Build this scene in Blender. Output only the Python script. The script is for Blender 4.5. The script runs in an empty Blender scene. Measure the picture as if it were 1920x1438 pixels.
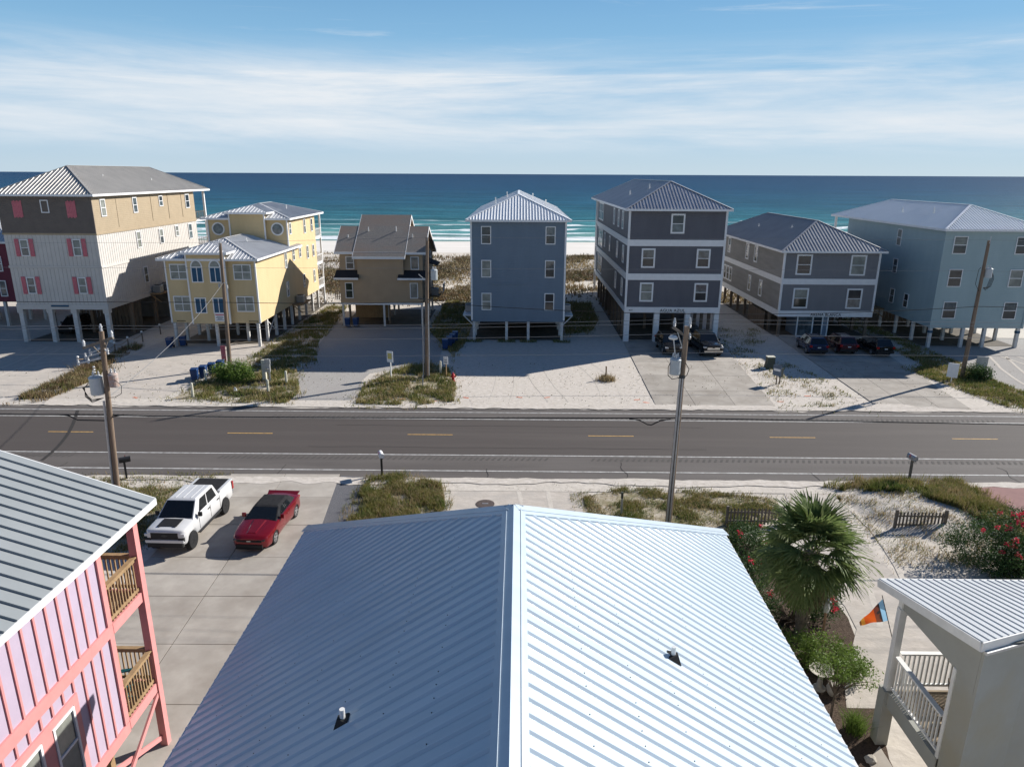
import bpy, math, random
import numpy as np
from mathutils import Vector, Matrix, noise as mnoise
R = math.radians
random.seed(7); rng = np.random.default_rng(7)
SC = bpy.context.scene
COL = SC.collection

# ---------------------------------------------------------------- camera
cam_d = bpy.data.cameras.new('camera'); cam = bpy.data.objects.new('camera', cam_d); COL.objects.link(cam)
cam_d.sensor_width = 36.0; cam_d.lens = 36.0 * 1331.0 / 1920.0
cam_d.clip_start = 0.1; cam_d.clip_end = 90000
PITCH, ROLL, YAW, CAMH = R(16.43), R(0.28), R(0.5), 16.9
_f = Vector((-math.sin(YAW) * math.cos(PITCH), math.cos(YAW) * math.cos(PITCH), -math.sin(PITCH)))
_r = Vector((math.cos(YAW), math.sin(YAW), 0)); _u = _r.cross(_f)
_r2 = _r * math.cos(ROLL) + _u * math.sin(ROLL); _u2 = -_r * math.sin(ROLL) + _u * math.cos(ROLL)
cam.matrix_world = Matrix(((_r2.x, _u2.x, -_f.x, 0), (_r2.y, _u2.y, -_f.y, 0), (_r2.z, _u2.z, -_f.z, CAMH), (0, 0, 0, 1)))
SC.camera = cam

# ---------------------------------------------------------------- sky, sun, exposure
SUN_EL, SUN_AZ = R(29.0), R(32.5)          # azimuth measured from +X towards +Y
sun_dir = Vector((math.cos(SUN_EL) * math.cos(SUN_AZ), math.cos(SUN_EL) * math.sin(SUN_AZ), math.sin(SUN_EL)))
W = bpy.data.worlds.new('World'); SC.world = W; W.use_nodes = True
nt = W.node_tree; N = nt.nodes; LK = nt.links; N.clear()
def wn(t, **k):
    n = N.new(t)
    for a, b in k.items(): setattr(n, a, b)
    return n
def wm(op, a, b=None, c=None, clamp=False):
    n = N.new('ShaderNodeMath'); n.operation = op; n.use_clamp = clamp
    for i, x in enumerate((a, b, c)):
        if x is None: continue
        if isinstance(x, (int, float)): n.inputs[i].default_value = x
        else: LK.new(x, n.inputs[i])
    return n.outputs[0]
sky = wn('ShaderNodeTexSky'); sky.sky_type = 'NISHITA'; sky.sun_disc = False
sky.sun_elevation = SUN_EL; sky.sun_rotation = math.pi / 2 - SUN_AZ
sky.altitude = 0; sky.air_density = 1.0; sky.dust_density = 0.35; sky.ozone_density = 2.2
tc = wn('ShaderNodeTexCoord'); sep = wn('ShaderNodeSeparateXYZ'); LK.new(tc.outputs['Generated'], sep.inputs[0])
el = sep.outputs[2]
az = wm('ARCTAN2', sep.outputs[0], sep.outputs[1])
def cloud(sx, sz, seed, detail, lo, hi, rough=0.62, dist=0.4, shear=0.0):
    cmb = wn('ShaderNodeCombineXYZ')
    a2 = wm('ADD', az, wm('MULTIPLY', el, shear))
    LK.new(wm('MULTIPLY', a2, sx), cmb.inputs[0]); LK.new(wm('MULTIPLY', el, sz), cmb.inputs[1]); cmb.inputs[2].default_value = seed
    nz = wn('ShaderNodeTexNoise'); nz.inputs['Scale'].default_value = 1.0; nz.inputs['Detail'].default_value = detail
    nz.inputs['Roughness'].default_value = rough; nz.inputs['Distortion'].default_value = dist
    LK.new(cmb.outputs[0], nz.inputs['Vector'])
    mr = wn('ShaderNodeMapRange'); mr.interpolation_type = 'SMOOTHSTEP'
    mr.inputs[1].default_value = lo; mr.inputs[2].default_value = hi; LK.new(nz.outputs[0], mr.inputs[0])
    return mr.outputs[0]
def ramp(x, a, b):
    mr = wn('ShaderNodeMapRange'); mr.interpolation_type = 'SMOOTHSTEP'
    mr.inputs[1].default_value = a; mr.inputs[2].default_value = b; LK.new(x, mr.inputs[0]); return mr.outputs[0]
# a broad band of thin high cloud low over the sea, and sparse wisps above it
band = wm('MULTIPLY', ramp(el, 0.012, 0.05), wm('SUBTRACT', 1.0, ramp(el, 0.115, 0.17)))
c1 = wm('MULTIPLY', cloud(1.3, 13.0, 3.1, 8, 0.34, 0.70, 0.62, 0.6, 0.4), band)
c1b = wm('MULTIPLY', cloud(4.0, 34.0, 8.3, 6, 0.35, 0.75), wm('MULTIPLY', band, 0.30))
wisp = wm('MULTIPLY', cloud(2.0, 26.0, 15.2, 8, 0.54, 0.80, 0.66, 1.1, 1.2), ramp(el, 0.06, 0.13))
cl = wm('ADD', wm('MULTIPLY', c1, 0.78), wm('ADD', c1b, wm('MULTIPLY', wisp, 0.45)), clamp=True)
tint = wn('ShaderNodeMix'); tint.data_type = 'RGBA'; tint.blend_type = 'MULTIPLY'; tint.inputs[0].default_value = 1.0
LK.new(sky.outputs[0], tint.inputs[6]); tint.inputs[7].default_value = (0.62, 0.92, 1.24, 1)
grad = wn('ShaderNodeValToRGB'); LK.new(wm('MULTIPLY', el, 2.0), grad.inputs[0]); ge = grad.color_ramp.elements; grad.color_ramp.interpolation = 'EASE'
ge[0].position = 0.0; ge[0].color = (0.64, 0.79, 0.91, 1); ge[1].position = 1.0; ge[1].color = (0.13, 0.33, 0.70, 1)
for p_, c_ in ((0.10, (0.50, 0.71, 0.90, 1)), (0.26, (0.32, 0.60, 0.87, 1)), (0.45, (0.255, 0.535, 0.83, 1))): k_ = ge.new(p_); k_.color = c_
gs = wn('ShaderNodeVectorMath'); gs.operation = 'SCALE'; LK.new(grad.outputs[0], gs.inputs[0]); gs.inputs['Scale'].default_value = 12.5
lowhaze = wm('MULTIPLY', wm('SUBTRACT', 1.0, ramp(el, 0.12, 0.42)), 0.9)       # humid sea air brightens the low sky
hz = wn('ShaderNodeMix'); hz.data_type = 'RGBA'; LK.new(lowhaze, hz.inputs[0]); LK.new(tint.outputs[2], hz.inputs[6]); LK.new(gs.outputs[0], hz.inputs[7])
mixc = wn('ShaderNodeMix'); mixc.data_type = 'RGBA'
LK.new(cl, mixc.inputs[0]); LK.new(hz.outputs[2], mixc.inputs[6]); mixc.inputs[7].default_value = (11.0, 11.7, 12.4, 1)
bg = wn('ShaderNodeBackground'); LK.new(mixc.outputs[2], bg.inputs[0]); bg.inputs[1].default_value = 0.047
wo = wn('ShaderNodeOutputWorld'); LK.new(bg.outputs[0], wo.inputs[0])

sd = bpy.data.lights.new('sun', 'SUN'); sd.energy = 5.0; sd.angle = R(0.53); sd.color = (1.0, 0.955, 0.89)
sun = bpy.data.objects.new('sun', sd); COL.objects.link(sun); sun.location = (60, 60, 80)
sun.rotation_euler = (-sun_dir).to_track_quat('-Z', 'Y').to_euler()

SC.view_settings.view_transform = 'Standard'; SC.view_settings.look = 'None'
SC.view_settings.exposure = 0.62; SC.view_settings.gamma = 1.0; SC.view_settings.use_curve_mapping = False

# ---------------------------------------------------------------- materials
M = {}
def mat(name, c1, c2=None, scale=3.0, rough=0.7, spec=0.4, metal=0.0, bump=0.0, bscale=20.0, detail=6,
        lap=None, lapdepth=0.5, stretch=(1, 1, 1), coat=0.0, c3=None, s3=0.4, lo=0.35, hi=0.65, subsurf=0.0, emit=None, orand=0.0):
    m = bpy.data.materials.new(name); m.use_nodes = True; t = m.node_tree; n = t.nodes; l = t.links
    b = n['Principled BSDF']
    b.inputs['Roughness'].default_value = rough; b.inputs['Specular IOR Level'].default_value = spec
    b.inputs['Metallic'].default_value = metal; b.inputs['Coat Weight'].default_value = coat
    b.inputs['Coat Roughness'].default_value = 0.05
    geo = n.new('ShaderNodeNewGeometry')
    mp = n.new('ShaderNodeMapping'); mp.inputs['Scale'].default_value = stretch; l.new(geo.outputs['Position'], mp.inputs[0])
    def noisef(sc, d):
        z = n.new('ShaderNodeTexNoise'); z.inputs['Scale'].default_value = sc; z.inputs['Detail'].default_value = d; z.inputs['Roughness'].default_value = 0.6
        l.new(mp.outputs[0], z.inputs['Vector']); return z.outputs[0]
    def rmp(x, a, bb):
        r = n.new('ShaderNodeMapRange'); r.inputs[1].default_value = a; r.inputs[2].default_value = bb; l.new(x, r.inputs[0]); return r.outputs[0]
    def mix(fac, a, bb):
        x = n.new('ShaderNodeMix'); x.data_type = 'RGBA'; l.new(fac, x.inputs[0])
        for i, v in ((6, a), (7, bb)):
            if isinstance(v, tuple): x.inputs[i].default_value = (*v, 1)
            else: l.new(v, x.inputs[i])
        return x.outputs[2]
    if c2 is None: c2 = tuple(x * 0.86 for x in c1)
    col = mix(rmp(noisef(scale, detail), lo, hi), tuple(c1), tuple(c2))
    if c3 is not None: col = mix(rmp(noisef(s3, 4), 0.45, 0.68), col, tuple(c3))
    if orand:
        oi = n.new('ShaderNodeObjectInfo'); rr_ = n.new('ShaderNodeMapRange'); rr_.inputs[3].default_value = 1 - orand; rr_.inputs[4].default_value = 1 + orand; l.new(oi.outputs['Random'], rr_.inputs[0])
        vs_ = n.new('ShaderNodeVectorMath'); vs_.operation = 'SCALE'; l.new(col, vs_.inputs[0]); l.new(rr_.outputs[0], vs_.inputs['Scale']); col = vs_.outputs[0]
    l.new(col, b.inputs['Base Color'])
    nrm = None
    if lap:            # lapped boards: a saw profile along z (or x / y) as relief
        ax, per = lap
        sx = n.new('ShaderNodeSeparateXYZ'); l.new(geo.outputs['Position'], sx.inputs[0])
        mm = n.new('ShaderNodeMath'); mm.operation = 'MULTIPLY'; mm.inputs[1].default_value = 1.0 / per; l.new(sx.outputs[ax], mm.inputs[0])
        fr = n.new('ShaderNodeMath'); fr.operation = 'FRACT'; l.new(mm.outputs[0], fr.inputs[0])
        bp = n.new('ShaderNodeBump'); bp.inputs['Strength'].default_value = lapdepth; bp.inputs['Distance'].default_value = 0.02
        inv = n.new('ShaderNodeMath'); inv.operation = 'SUBTRACT'; inv.inputs[0].default_value = 1.0; l.new(fr.outputs[0], inv.inputs[1])
        l.new(inv.outputs[0], bp.inputs['Height']); nrm = bp.outputs[0]
    if bump > 0:
        bp2 = n.new('ShaderNodeBump'); bp2.inputs['Strength'].default_value = bump; bp2.inputs['Distance'].default_value = 0.03
        l.new(noisef(bscale, 5), bp2.inputs['Height'])
        if nrm: l.new(nrm, bp2.inputs['Normal'])
        nrm = bp2.outputs[0]
    if nrm: l.new(nrm, b.inputs['Normal'])
    if subsurf:
        tr = n.new('ShaderNodeBsdfTranslucent'); l.new(col, tr.inputs[0])
        ms = n.new('ShaderNodeMixShader'); ms.inputs[0].default_value = subsurf
        l.new(b.outputs[0], ms.inputs[1]); l.new(tr.outputs[0], ms.inputs[2]); l.new(ms.outputs[0], n['Material Output'].inputs[0])
    M[name] = m
    return m
mat('sand', (0.60, 0.55, 0.485), (0.49, 0.445, 0.39), 2.6, 0.95, 0.1, bump=0.8, bscale=4.0, c3=(0.50, 0.455, 0.40), s3=0.35, detail=10)
mat('packed_sand', (0.53, 0.48, 0.425), (0.44, 0.395, 0.345), 1.9, 0.95, 0.1, bump=0.5, bscale=6, c3=(0.42, 0.385, 0.345), s3=0.7, detail=10, stretch=(1, 1.7, 1))
mat('rutted_sand', (0.60, 0.55, 0.495), (0.47, 0.425, 0.37), 2.4, 0.95, 0.1, bump=1.0, bscale=3.4, stretch=(1, 2.0, 1), detail=10)
mat('grey_gravel', (0.19, 0.19, 0.20), (0.07, 0.07, 0.078), 26, 0.9, 0.2, bump=0.8, bscale=30)
mat('pale_gravel', (0.42, 0.40, 0.375), (0.27, 0.255, 0.24), 9, 0.95, 0.1, bump=0.5, bscale=18, c3=(0.33, 0.31, 0.29), s3=0.5)
mat('beach_sand', (0.74, 0.70, 0.645), (0.66, 0.62, 0.565), 0.25, 0.95, 0.1, bump=0.3, bscale=2.0, stretch=(0.25, 1, 1))
mat('dune_sand', (0.64, 0.59, 0.52), (0.50, 0.45, 0.385), 0.5, 0.95, 0.1, bump=0.7, bscale=1.6)
mat('asphalt_lane', (0.082, 0.070, 0.064), (0.062, 0.053, 0.049), 0.5, 0.85, 0.3, bump=0.25, bscale=40, stretch=(0.06, 1.1, 1), c3=(0.090, 0.077, 0.070), s3=0.5)
mat('asphalt_shoulder', (0.124, 0.111, 0.103), (0.096, 0.085, 0.079), 0.8, 0.85, 0.3, bump=0.25, bscale=40, stretch=(0.15, 1, 1))
mat('rumble', (0.095, 0.088, 0.083), None, 4, 0.9, 0.2)
mat('road_white', (0.62, 0.61, 0.59), (0.34, 0.33, 0.31), 3, 0.7, 0.3)
mat('road_yellow', (0.60, 0.36, 0.10), (0.36, 0.22, 0.08), 6, 0.7, 0.3)
mat('concrete', (0.41, 0.375, 0.33), (0.335, 0.305, 0.268), 0.9, 0.9, 0.15, bump=0.15, bscale=30, c3=(0.30, 0.268, 0.232), s3=0.5, orand=0.09)
mat('concrete_joint', (0.13, 0.12, 0.105), None, 5, 0.95, 0.1)
mat('painted_shade_sand', (0.16, 0.14, 0.115), (0.10, 0.09, 0.075), 0.8, 0.9, 0.15, bump=0.3, bscale=8)  # sand colour darkened to stand in for the shade under the houses
mat('red_concrete', (0.30, 0.175, 0.16), (0.25, 0.145, 0.135), 1.5, 0.9, 0.15, bump=0.15, bscale=30)
mat('mulch', (0.115, 0.082, 0.062), (0.055, 0.04, 0.03), 14, 0.95, 0.1, bump=1.0, bscale=22)
mat('weed_soil', (0.47, 0.415, 0.34), (0.27, 0.225, 0.15), 2.2, 0.95, 0.1, bump=0.8, bscale=7, c3=(0.17, 0.155, 0.075), s3=0.8, detail=8)

# ---------------------------------------------------------------- mesh helpers
class MB:
    def __init__(s): s.v = []; s.f = []; s.parts = []
    def add(s, vs, fs):
        k = len(s.v); kf = len(s.f); s.v.extend([tuple(p) for p in vs]); s.f.extend([tuple(i + k for i in q) for q in fs]); s.parts.append(((k, kf), (len(s.v), len(s.f)))); return s
    def box(s, x0, x1, y0, y1, z0, z1):
        return s.add([(x0, y0, z0), (x1, y0, z0), (x1, y1, z0), (x0, y1, z0), (x0, y0, z1), (x1, y0, z1), (x1, y1, z1), (x0, y1, z1)],
                     [(3, 2, 1, 0), (4, 5, 6, 7), (0, 1, 5, 4), (1, 2, 6, 5), (2, 3, 7, 6), (3, 0, 4, 7)])
    def taper(s, cx, cy, z0, z1, a0, b0, a1, b1, ox=0, oy=0):
        return s.add([(cx - a0, cy - b0, z0), (cx + a0, cy - b0, z0), (cx + a0, cy + b0, z0), (cx - a0, cy + b0, z0),
                      (cx + ox - a1, cy + oy - b1, z1), (cx + ox + a1, cy + oy - b1, z1), (cx + ox + a1, cy + oy + b1, z1), (cx + ox - a1, cy + oy + b1, z1)],
                     [(3, 2, 1, 0), (4, 5, 6, 7), (0, 1, 5, 4), (1, 2, 6, 5), (2, 3, 7, 6), (3, 0, 4, 7)])
    def poly(s, pts): return s.add(pts, [tuple(range(len(pts)))])
    def prism(s, pts, vec):
        n = len(pts); vec = Vector(vec); a = [Vector(p) for p in pts]; b = [p + vec for p in a]
        return s.add(a + b, [tuple(range(n))[::-1], tuple(range(n, 2 * n))] + [(i, (i + 1) % n, n + (i + 1) % n, n + i) for i in range(n)])
    def bar(s, p0, p1, w, h, up=(0, 0, 1)):
        p0 = Vector(p0); p1 = Vector(p1); d = (p1 - p0).normalized(); u = Vector(up)
        if abs(d.dot(u)) > 0.98: u = Vector((1, 0, 0))
        e = d.cross(u).normalized() * (w / 2); g = e.cross(d).normalized() * (h / 2)
        vs = [p + a * e + b * g for p in (p0, p1) for a, b in ((-1, -1), (1, -1), (1, 1), (-1, 1))]
        return s.add(vs, [(3, 2, 1, 0), (4, 5, 6, 7), (0, 1, 5, 4), (1, 2, 6, 5), (2, 3, 7, 6), (3, 0, 4, 7)])
    def cyl(s, p0, p1, r0, r1=None, n=8, caps=True):
        r1 = r0 if r1 is None else r1
        p0 = Vector(p0); p1 = Vector(p1); d = (p1 - p0).normalized(); u = Vector((0, 0, 1)) if abs(d.z) < 0.95 else Vector((1, 0, 0))
        e = d.cross(u).normalized(); g = d.cross(e)
        vs = [p + (e * math.cos(2 * math.pi * i / n) + g * math.sin(2 * math.pi * i / n)) * r for p, r in ((p0, r0), (p1, r1)) for i in range(n)]
        fs = [(i, (i + 1) % n, n + (i + 1) % n, n + i) for i in range(n)]
        if caps: fs += [tuple(range(n))[::-1], tuple(range(n, 2 * n))]
        return s.add(vs, fs)
    def tube(s, pts, r, n=5):
        for a, b in zip(pts[:-1], pts[1:]): s.cyl(a, b, r, r, n, False)
        return s
    def lathe(s, prof, c=(0, 0, 0), n=12, axis='z'):
        vs = []; fs = []
        for r, h in prof:
            for i in range(n):
                a = 2 * math.pi * i / n; q = (r * math.cos(a), r * math.sin(a), h)
                if axis == 'x': q = (h, q[0], q[1])
                vs.append((c[0] + q[0], c[1] + q[1], c[2] + q[2]))
        for k in range(len(prof) - 1):
            for i in range(n):
                fs.append((k * n + i, k * n + (i + 1) % n, (k + 1) * n + (i + 1) % n, (k + 1) * n + i))
        fs.append(tuple(range(n))[::-1]); fs.append(tuple((len(prof) - 1) * n + i for i in range(n)))
        return s.add(vs, fs)
    def each(s, name, m, parent=None, **k):
        for a, b in s.parts:
            q = MB(); q.v = s.v[a[0]:b[0]]; q.f = [tuple(i - a[0] for i in f) for f in s.f[a[1]:b[1]]]; q.build(name, m, parent, **k)
    def build(s, name, m, parent=None, smooth=False, world=True, bevel=0):
        me = bpy.data.meshes.new(name); me.from_pydata(s.v, [], s.f); me.validate(); me.update()
        if isinstance(m, (list, tuple)):
            for q in m: me.materials.append(M[q])
        else: me.materials.append(M[m])
        if smooth:
            for p in me.polygons: p.use_smooth = True
        o = bpy.data.objects.new(name, me); COL.objects.link(o)
        if parent is not None:
            o.parent = parent
            if world:
                off = Vector((0, 0, 0)); q = parent
                while q is not None: off += q.location; q = q.parent
                o.location = -off
        if bevel:
            bv = o.modifiers.new('bevel', 'BEVEL'); bv.width = bevel; bv.segments = 2; bv.limit_method = 'ANGLE'
        return o
def bx(*a): return MB().box(*a)
def tag(o, label=None, cat=None, group=None, kind=None):
    if label: o['label'] = label
    if cat: o['category'] = cat
    if group: o['group'] = group
    if kind: o['kind'] = kind
    return o
def thing(name, label, cat, loc=(0, 0, 0), group=None):
    o = bpy.data.objects.new(name, None); o.empty_display_size = 0.3; COL.objects.link(o); o.location = loc
    return tag(o, label, cat, group)
def copy_tree(o, parent=None):
    c = o.copy(); COL.objects.link(c); c.parent = parent
    for ch in o.children: copy_tree(ch, c)
    return c
def place(o, loc, rz=0.0, label=None, tilt=None):
    o.location = loc; o.rotation_euler = (tilt[0] if tilt else 0, tilt[1] if tilt else 0, rz)
    if label: o['label'] = label
    return o
def npmesh(name, verts, faces_flat, nper, m, parent=None, smooth=False):
    me = bpy.data.meshes.new(name); nv = len(verts); nf = len(faces_flat) // nper
    me.vertices.add(nv); me.vertices.foreach_set('co', np.asarray(verts, dtype=np.float32).ravel())
    me.loops.add(nf * nper); me.loops.foreach_set('vertex_index', np.asarray(faces_flat, dtype=np.int32))
    me.polygons.add(nf); me.polygons.foreach_set('loop_start', np.arange(0, nf * nper, nper, dtype=np.int32))
    if smooth: me.polygons.foreach_set('use_smooth', np.ones(nf, dtype=bool))
    for q in (m if isinstance(m, (list, tuple)) else [m]): me.materials.append(M[q])
    me.update(); me.validate()
    o = bpy.data.objects.new(name, me); COL.objects.link(o)
    if parent is not None:
        o.parent = parent
        off = Vector((0, 0, 0)); q = parent
        while q is not None: off += q.location; q = q.parent
        o.location = -off
    return o

# ---------------------------------------------------------------- the setting
def sheet(name, pts, z, m, kind='structure'):
    o = MB().poly([(x, y, z) for x, y in pts]).build(name, m); tag(o, kind=kind); return o
def blob(pts, n=5, amp=0.25, seed=0):
    """wobbly closed outline through rough corner points"""
    out = []; k = len(pts); rr = random.Random(seed)
    for i in range(k):
        a = Vector(pts[i]); b = Vector(pts[(i + 1) % k])
        for j in range(n):
            p = a.lerp(b, j / n); q = mnoise.noise_vector(Vector((p.x * 0.6, p.y * 0.6, seed * 3.1)))
            out.append((p.x + q.x * amp * 2, p.y + q.y * amp * 2))
    return out
def grid_sheet(name, x0, x1, y0, y1, nx, ny, zf, m, smooth=True):
    xs = np.linspace(x0, x1, nx); ys = np.linspace(y0, y1, ny); vs = []; fs = []
    for y in ys:
        for x in xs: vs.append((x, y, zf(x, y)))
    for j in range(ny - 1):
        for i in range(nx - 1):
            a = j * nx + i; fs += [a, a + 1, a + nx + 1, a + nx]
    o = npmesh(name, vs, fs, 4, m, smooth=smooth); tag(o, kind='structure'); return o
ground = sheet('ground', [(-240, -30), (240, -30), (240, 98), (-240, 98)], 0.0, 'sand')
def dune_z(x, y):
    e = min(1, max(0, (y - 97) / 8)) * min(1, max(0, (158 - y) / 10))
    n1 = mnoise.noise(Vector((x * 0.06, y * 0.07, 1.7))); n2 = mnoise.noise(Vector((x * 0.2, y * 0.22, 5.0)))
    path = min(1, abs(x - 3.5 - 0.05 * (y - 97)) / 5) if True else 1
    return 0.006 + e * (0.25 + 0.75 * max(-0.3, n1) + 0.3 * n2) * (0.25 + 0.75 * path)
grid_sheet('dune_terrain', -240, 240, 96, 160, 200, 50, dune_z, 'dune_sand')
grid_sheet('beach', -260, 260, 158, 222, 60, 40, lambda x, y: 0.005 - 1.9 * min(1, max(0, (y - 165) / 55)) + 0.08 * mnoise.noise(Vector((x * 0.04, y * 0.15, 0))), 'beach_sand')

# sea: shallow turquoise over sand grading to deep blue with depth, foam where the swell breaks
def sea_material():
    m = bpy.data.materials.new('sea_water'); m.use_nodes = True; t = m.node_tree; n = t.nodes; l = t.links; b = n['Principled BSDF']
    geo = n.new('ShaderNodeNewGeometry'); sp = n.new('ShaderNodeSeparateXYZ'); l.new(geo.outputs['Position'], sp.inputs[0])
    def math_(op, a, c=None):
        q = n.new('ShaderNodeMath'); q.operation = op
        for i, x in enumerate((a, c)):
            if x is None: continue
            if isinstance(x, (int, float)): q.inputs[i].default_value = x
            else: l.new(x, q.inputs[i])
        return q.outputs[0]
    def noise_(scale, st, d=6, ro=0.6):
        mp = n.new('ShaderNodeMapping'); mp.inputs['Scale'].default_value = st; l.new(geo.outputs['Position'], mp.inputs[0])
        z = n.new('ShaderNodeTexNoise'); z.inputs['Scale'].default_value = scale; z.inputs['Detail'].default_value = d; z.inputs['Roughness'].default_value = ro
        l.new(mp.outputs[0], z.inputs['Vector']); return z.outputs[0]
    wob = noise_(0.02, (0.6, 1, 1), 4)
    dist = math_('ADD', sp.outputs[1], math_('MULTIPLY', math_('SUBTRACT', wob, 0.5), 90))
    lg = math_('LOGARITHM', dist, 10.0)
    cr = n.new('ShaderNodeValToRGB'); l.new(math_('MULTIPLY', math_('SUBTRACT', lg, 2.28), 0.72), cr.inputs[0])
    e = cr.color_ramp.elements
    e[0].position = 0.0; e[0].color = (0.26, 0.40, 0.36, 1); e[1].position = 1.0; e[1].color = (0.011, 0.040, 0.092, 1)
    for p, c in ((0.06, (0.08, 0.225, 0.225, 1)), (0.14, (0.026, 0.128, 0.160, 1)), (0.28, (0.016, 0.082, 0.132, 1)), (0.5, (0.013, 0.056, 0.112, 1))):
        k = e.new(p); k.color = c
    stk = math_('ADD', math_('MULTIPLY', noise_(0.09, (0.18, 1, 1), 6, 0.75), 0.6), math_('MULTIPLY', noise_(0.028, (0.3, 1, 1), 9, 0.8), 0.4)); sr = n.new('ShaderNodeMapRange'); sr.inputs[1].default_value = 0.38; sr.inputs[2].default_value = 0.64; sr.inputs[3].default_value = 0.55; sr.inputs[4].default_value = 1.6; l.new(stk, sr.inputs[0])
    vm = n.new('ShaderNodeVectorMath'); vm.operation = 'SCALE'; l.new(cr.outputs[0], vm.inputs[0]); l.new(sr.outputs[0], vm.inputs['Scale'])
    # foam: streaks along the breaking lines
    foam_n = noise_(0.35, (0.22, 1.0, 1), 7, 0.7); foam_b = noise_(0.016, (1, 1.0, 1), 3)
    def line(y, w, amp, thr):
        yy = math_('ADD', sp.outputs[1], math_('MULTIPLY', math_('SUBTRACT', foam_b, 0.5), amp))
        d = math_('ABSOLUTE', math_('SUBTRACT', yy, y)); q = math_('SUBTRACT', 1.0, math_('DIVIDE', d, w))
        s = math_('ADD', math_('MULTIPLY', q, 0.7), foam_n)
        r = n.new('ShaderNodeMapRange'); r.inputs[1].default_value = thr; r.inputs[2].default_value = thr + 0.16; l.new(s, r.inputs[0]); return r.outputs[0]
    f = line(211.5, 10, 14, 0.74)
    for a in ((227, 7, 30, 0.90), (243, 7, 50, 0.93), (264, 8, 60, 0.98), (290, 8, 80, 1.06)): f = math_('MAXIMUM', f, line(*a))
    mx = n.new('ShaderNodeMix'); mx.data_type = 'RGBA'; l.new(f, mx.inputs[0]); l.new(vm.outputs[0], mx.inputs[6]); mx.inputs[7].default_value = (0.80, 0.83, 0.84, 1)
    l.new(mx.outputs[2], b.inputs['Base Color'])
    b.inputs['Roughness'].default_value = 0.45; b.inputs['Specular IOR Level'].default_value = 0.045; b.inputs['IOR'].default_value = 1.33
    bp = n.new('ShaderNodeBump'); bp.inputs['Strength'].default_value = 1.0; bp.inputs['Distance'].default_value = 1.6
    hsum = math_('ADD', noise_(0.16, (0.45, 1, 1), 8, 0.65), math_('MULTIPLY', noise_(0.035, (0.35, 1, 1), 5), 1.6)); l.new(hsum, bp.inputs['Height'])
    l.new(bp.outputs[0], b.inputs['Normal']); M['sea_water'] = m
sea_material()
def sea_z(x, y):
    z = -1.25
    if y < 300:
        for yc, a, w in ((226, 0.55, 4.5), (241, 0.7, 5.0), (262, 0.6, 6.0), (285, 0.5, 7)):
            c = yc + 9 * mnoise.noise(Vector((x * 0.012, yc, 0))); am = a * (0.55 + 0.9 * mnoise.noise(Vector((x * 0.02, yc, 4.0))))
            z += max(0, am) * math.exp(-((y - c) / w) ** 2)
    return z
xs = np.linspace(-280, 280, 150); ys = np.linspace(196, 310, 90); vs = []; fs = []
for y in ys:
    for x in xs: vs.append((x, y, sea_z(x, y)))
for j in range(89):
    for i in range(149):
        a = j * 150 + i; fs.append((a, a + 1, a + 151, a + 150))
k = len(vs)
vs += [(-280, 310, -1.25), (280, 310, -1.25), (45000, 60000, -1.25), (-45000, 60000, -1.25), (-280, 196, -1.25), (280, 196, -1.25), (45000, 196, -1.25), (-45000, 196, -1.25)]
fs += [(k, k + 1, k + 2, k + 3), (k + 1, k + 5, k + 6, k + 2), (k + 4, k, k + 3, k + 7)]
mb = MB(); mb.v = vs; mb.f = fs
tag(mb.build('sea', 'sea_water', smooth=True), kind='structure')

# road
road = tag(bx(-240, 240, 37.75, 50.55, -0.1, 0.012).build('road', 'asphalt_shoulder'), kind='structure')
bx(-240, 240, 41.42, 48.08, 0.0, 0.017).build('lane_surface', 'asphalt_lane', road)
for y in (41.34, 48.12, 38.88, 49.62):
    bx(-240, 240, y - 0.055, y + 0.055, 0.0, 0.022).build('edge_line', 'road_white', road)
for i in range(-6, 8):
    x0 = -7.43 + 12.19 * i
    bx(x0, x0 + 3.05, 44.86, 44.97, 0.0, 0.023).build('center_dash', 'road_yellow', road)
mb = MB()
for x in np.arange(-70, 70, 0.36):
    for y0 in (40.55, 48.35):
        if mnoise.noise(Vector((x * 0.15, y0, 0))) > -0.28:
            mb.add([(x, y0, 0.0215), (x + 0.15, y0, 0.0215), (x + 0.32, y0 + 0.42, 0.0215), (x + 0.17, y0 + 0.42, 0.0215)], [(0, 1, 2, 3)])
tag(mb.build('rumble_strip', 'rumble', road), kind='stuff')

def streak(name, pts, w, m_, z, par=None):
    mb = MB()
    for (xa, ya), (xb, yb) in zip(pts[:-1], pts[1:]):
        d = Vector((xb - xa, yb - ya, 0)).normalized(); q = Vector((-d.y, d.x, 0)) * w / 2; mb.poly([(xa - q.x, ya - q.y, z), (xb - q.x, yb - q.y, z), (xb + q.x, yb + q.y, z), (xa + q.x, ya + q.y, z)])
    mb.build(name, m_, par or road)
mat('skid', (0.045, 0.042, 0.04), None, 3, .85, .2)
streak('skid_mark', [(-32.5 + 3.6 * math.sin(a_ * .12), 49.4 - .86 * a_) for a_ in np.linspace(0, 11, 16)], .22, 'skid', .0245)
for cx_ in (-14.0, -1.8, 6.3, 17.5, 29.0, -27.5):
    streak('crack', [(cx_ + .35 * mnoise.noise(Vector((cx_, t_ * .9, 0))), 37.9 + t_) for t_ in np.linspace(0, random.uniform(1.0, 3.2), 8)], .035, 'skid', .0243)
for y_ in (42.6, 46.7): streak('crack', [(x_, y_ + .12 * mnoise.noise(Vector((x_ * .5, y_, 0)))) for x_ in np.arange(-22 + y_ * .2, 4 + y_ * .2, .8)], .03, 'skid', .0242)
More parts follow.
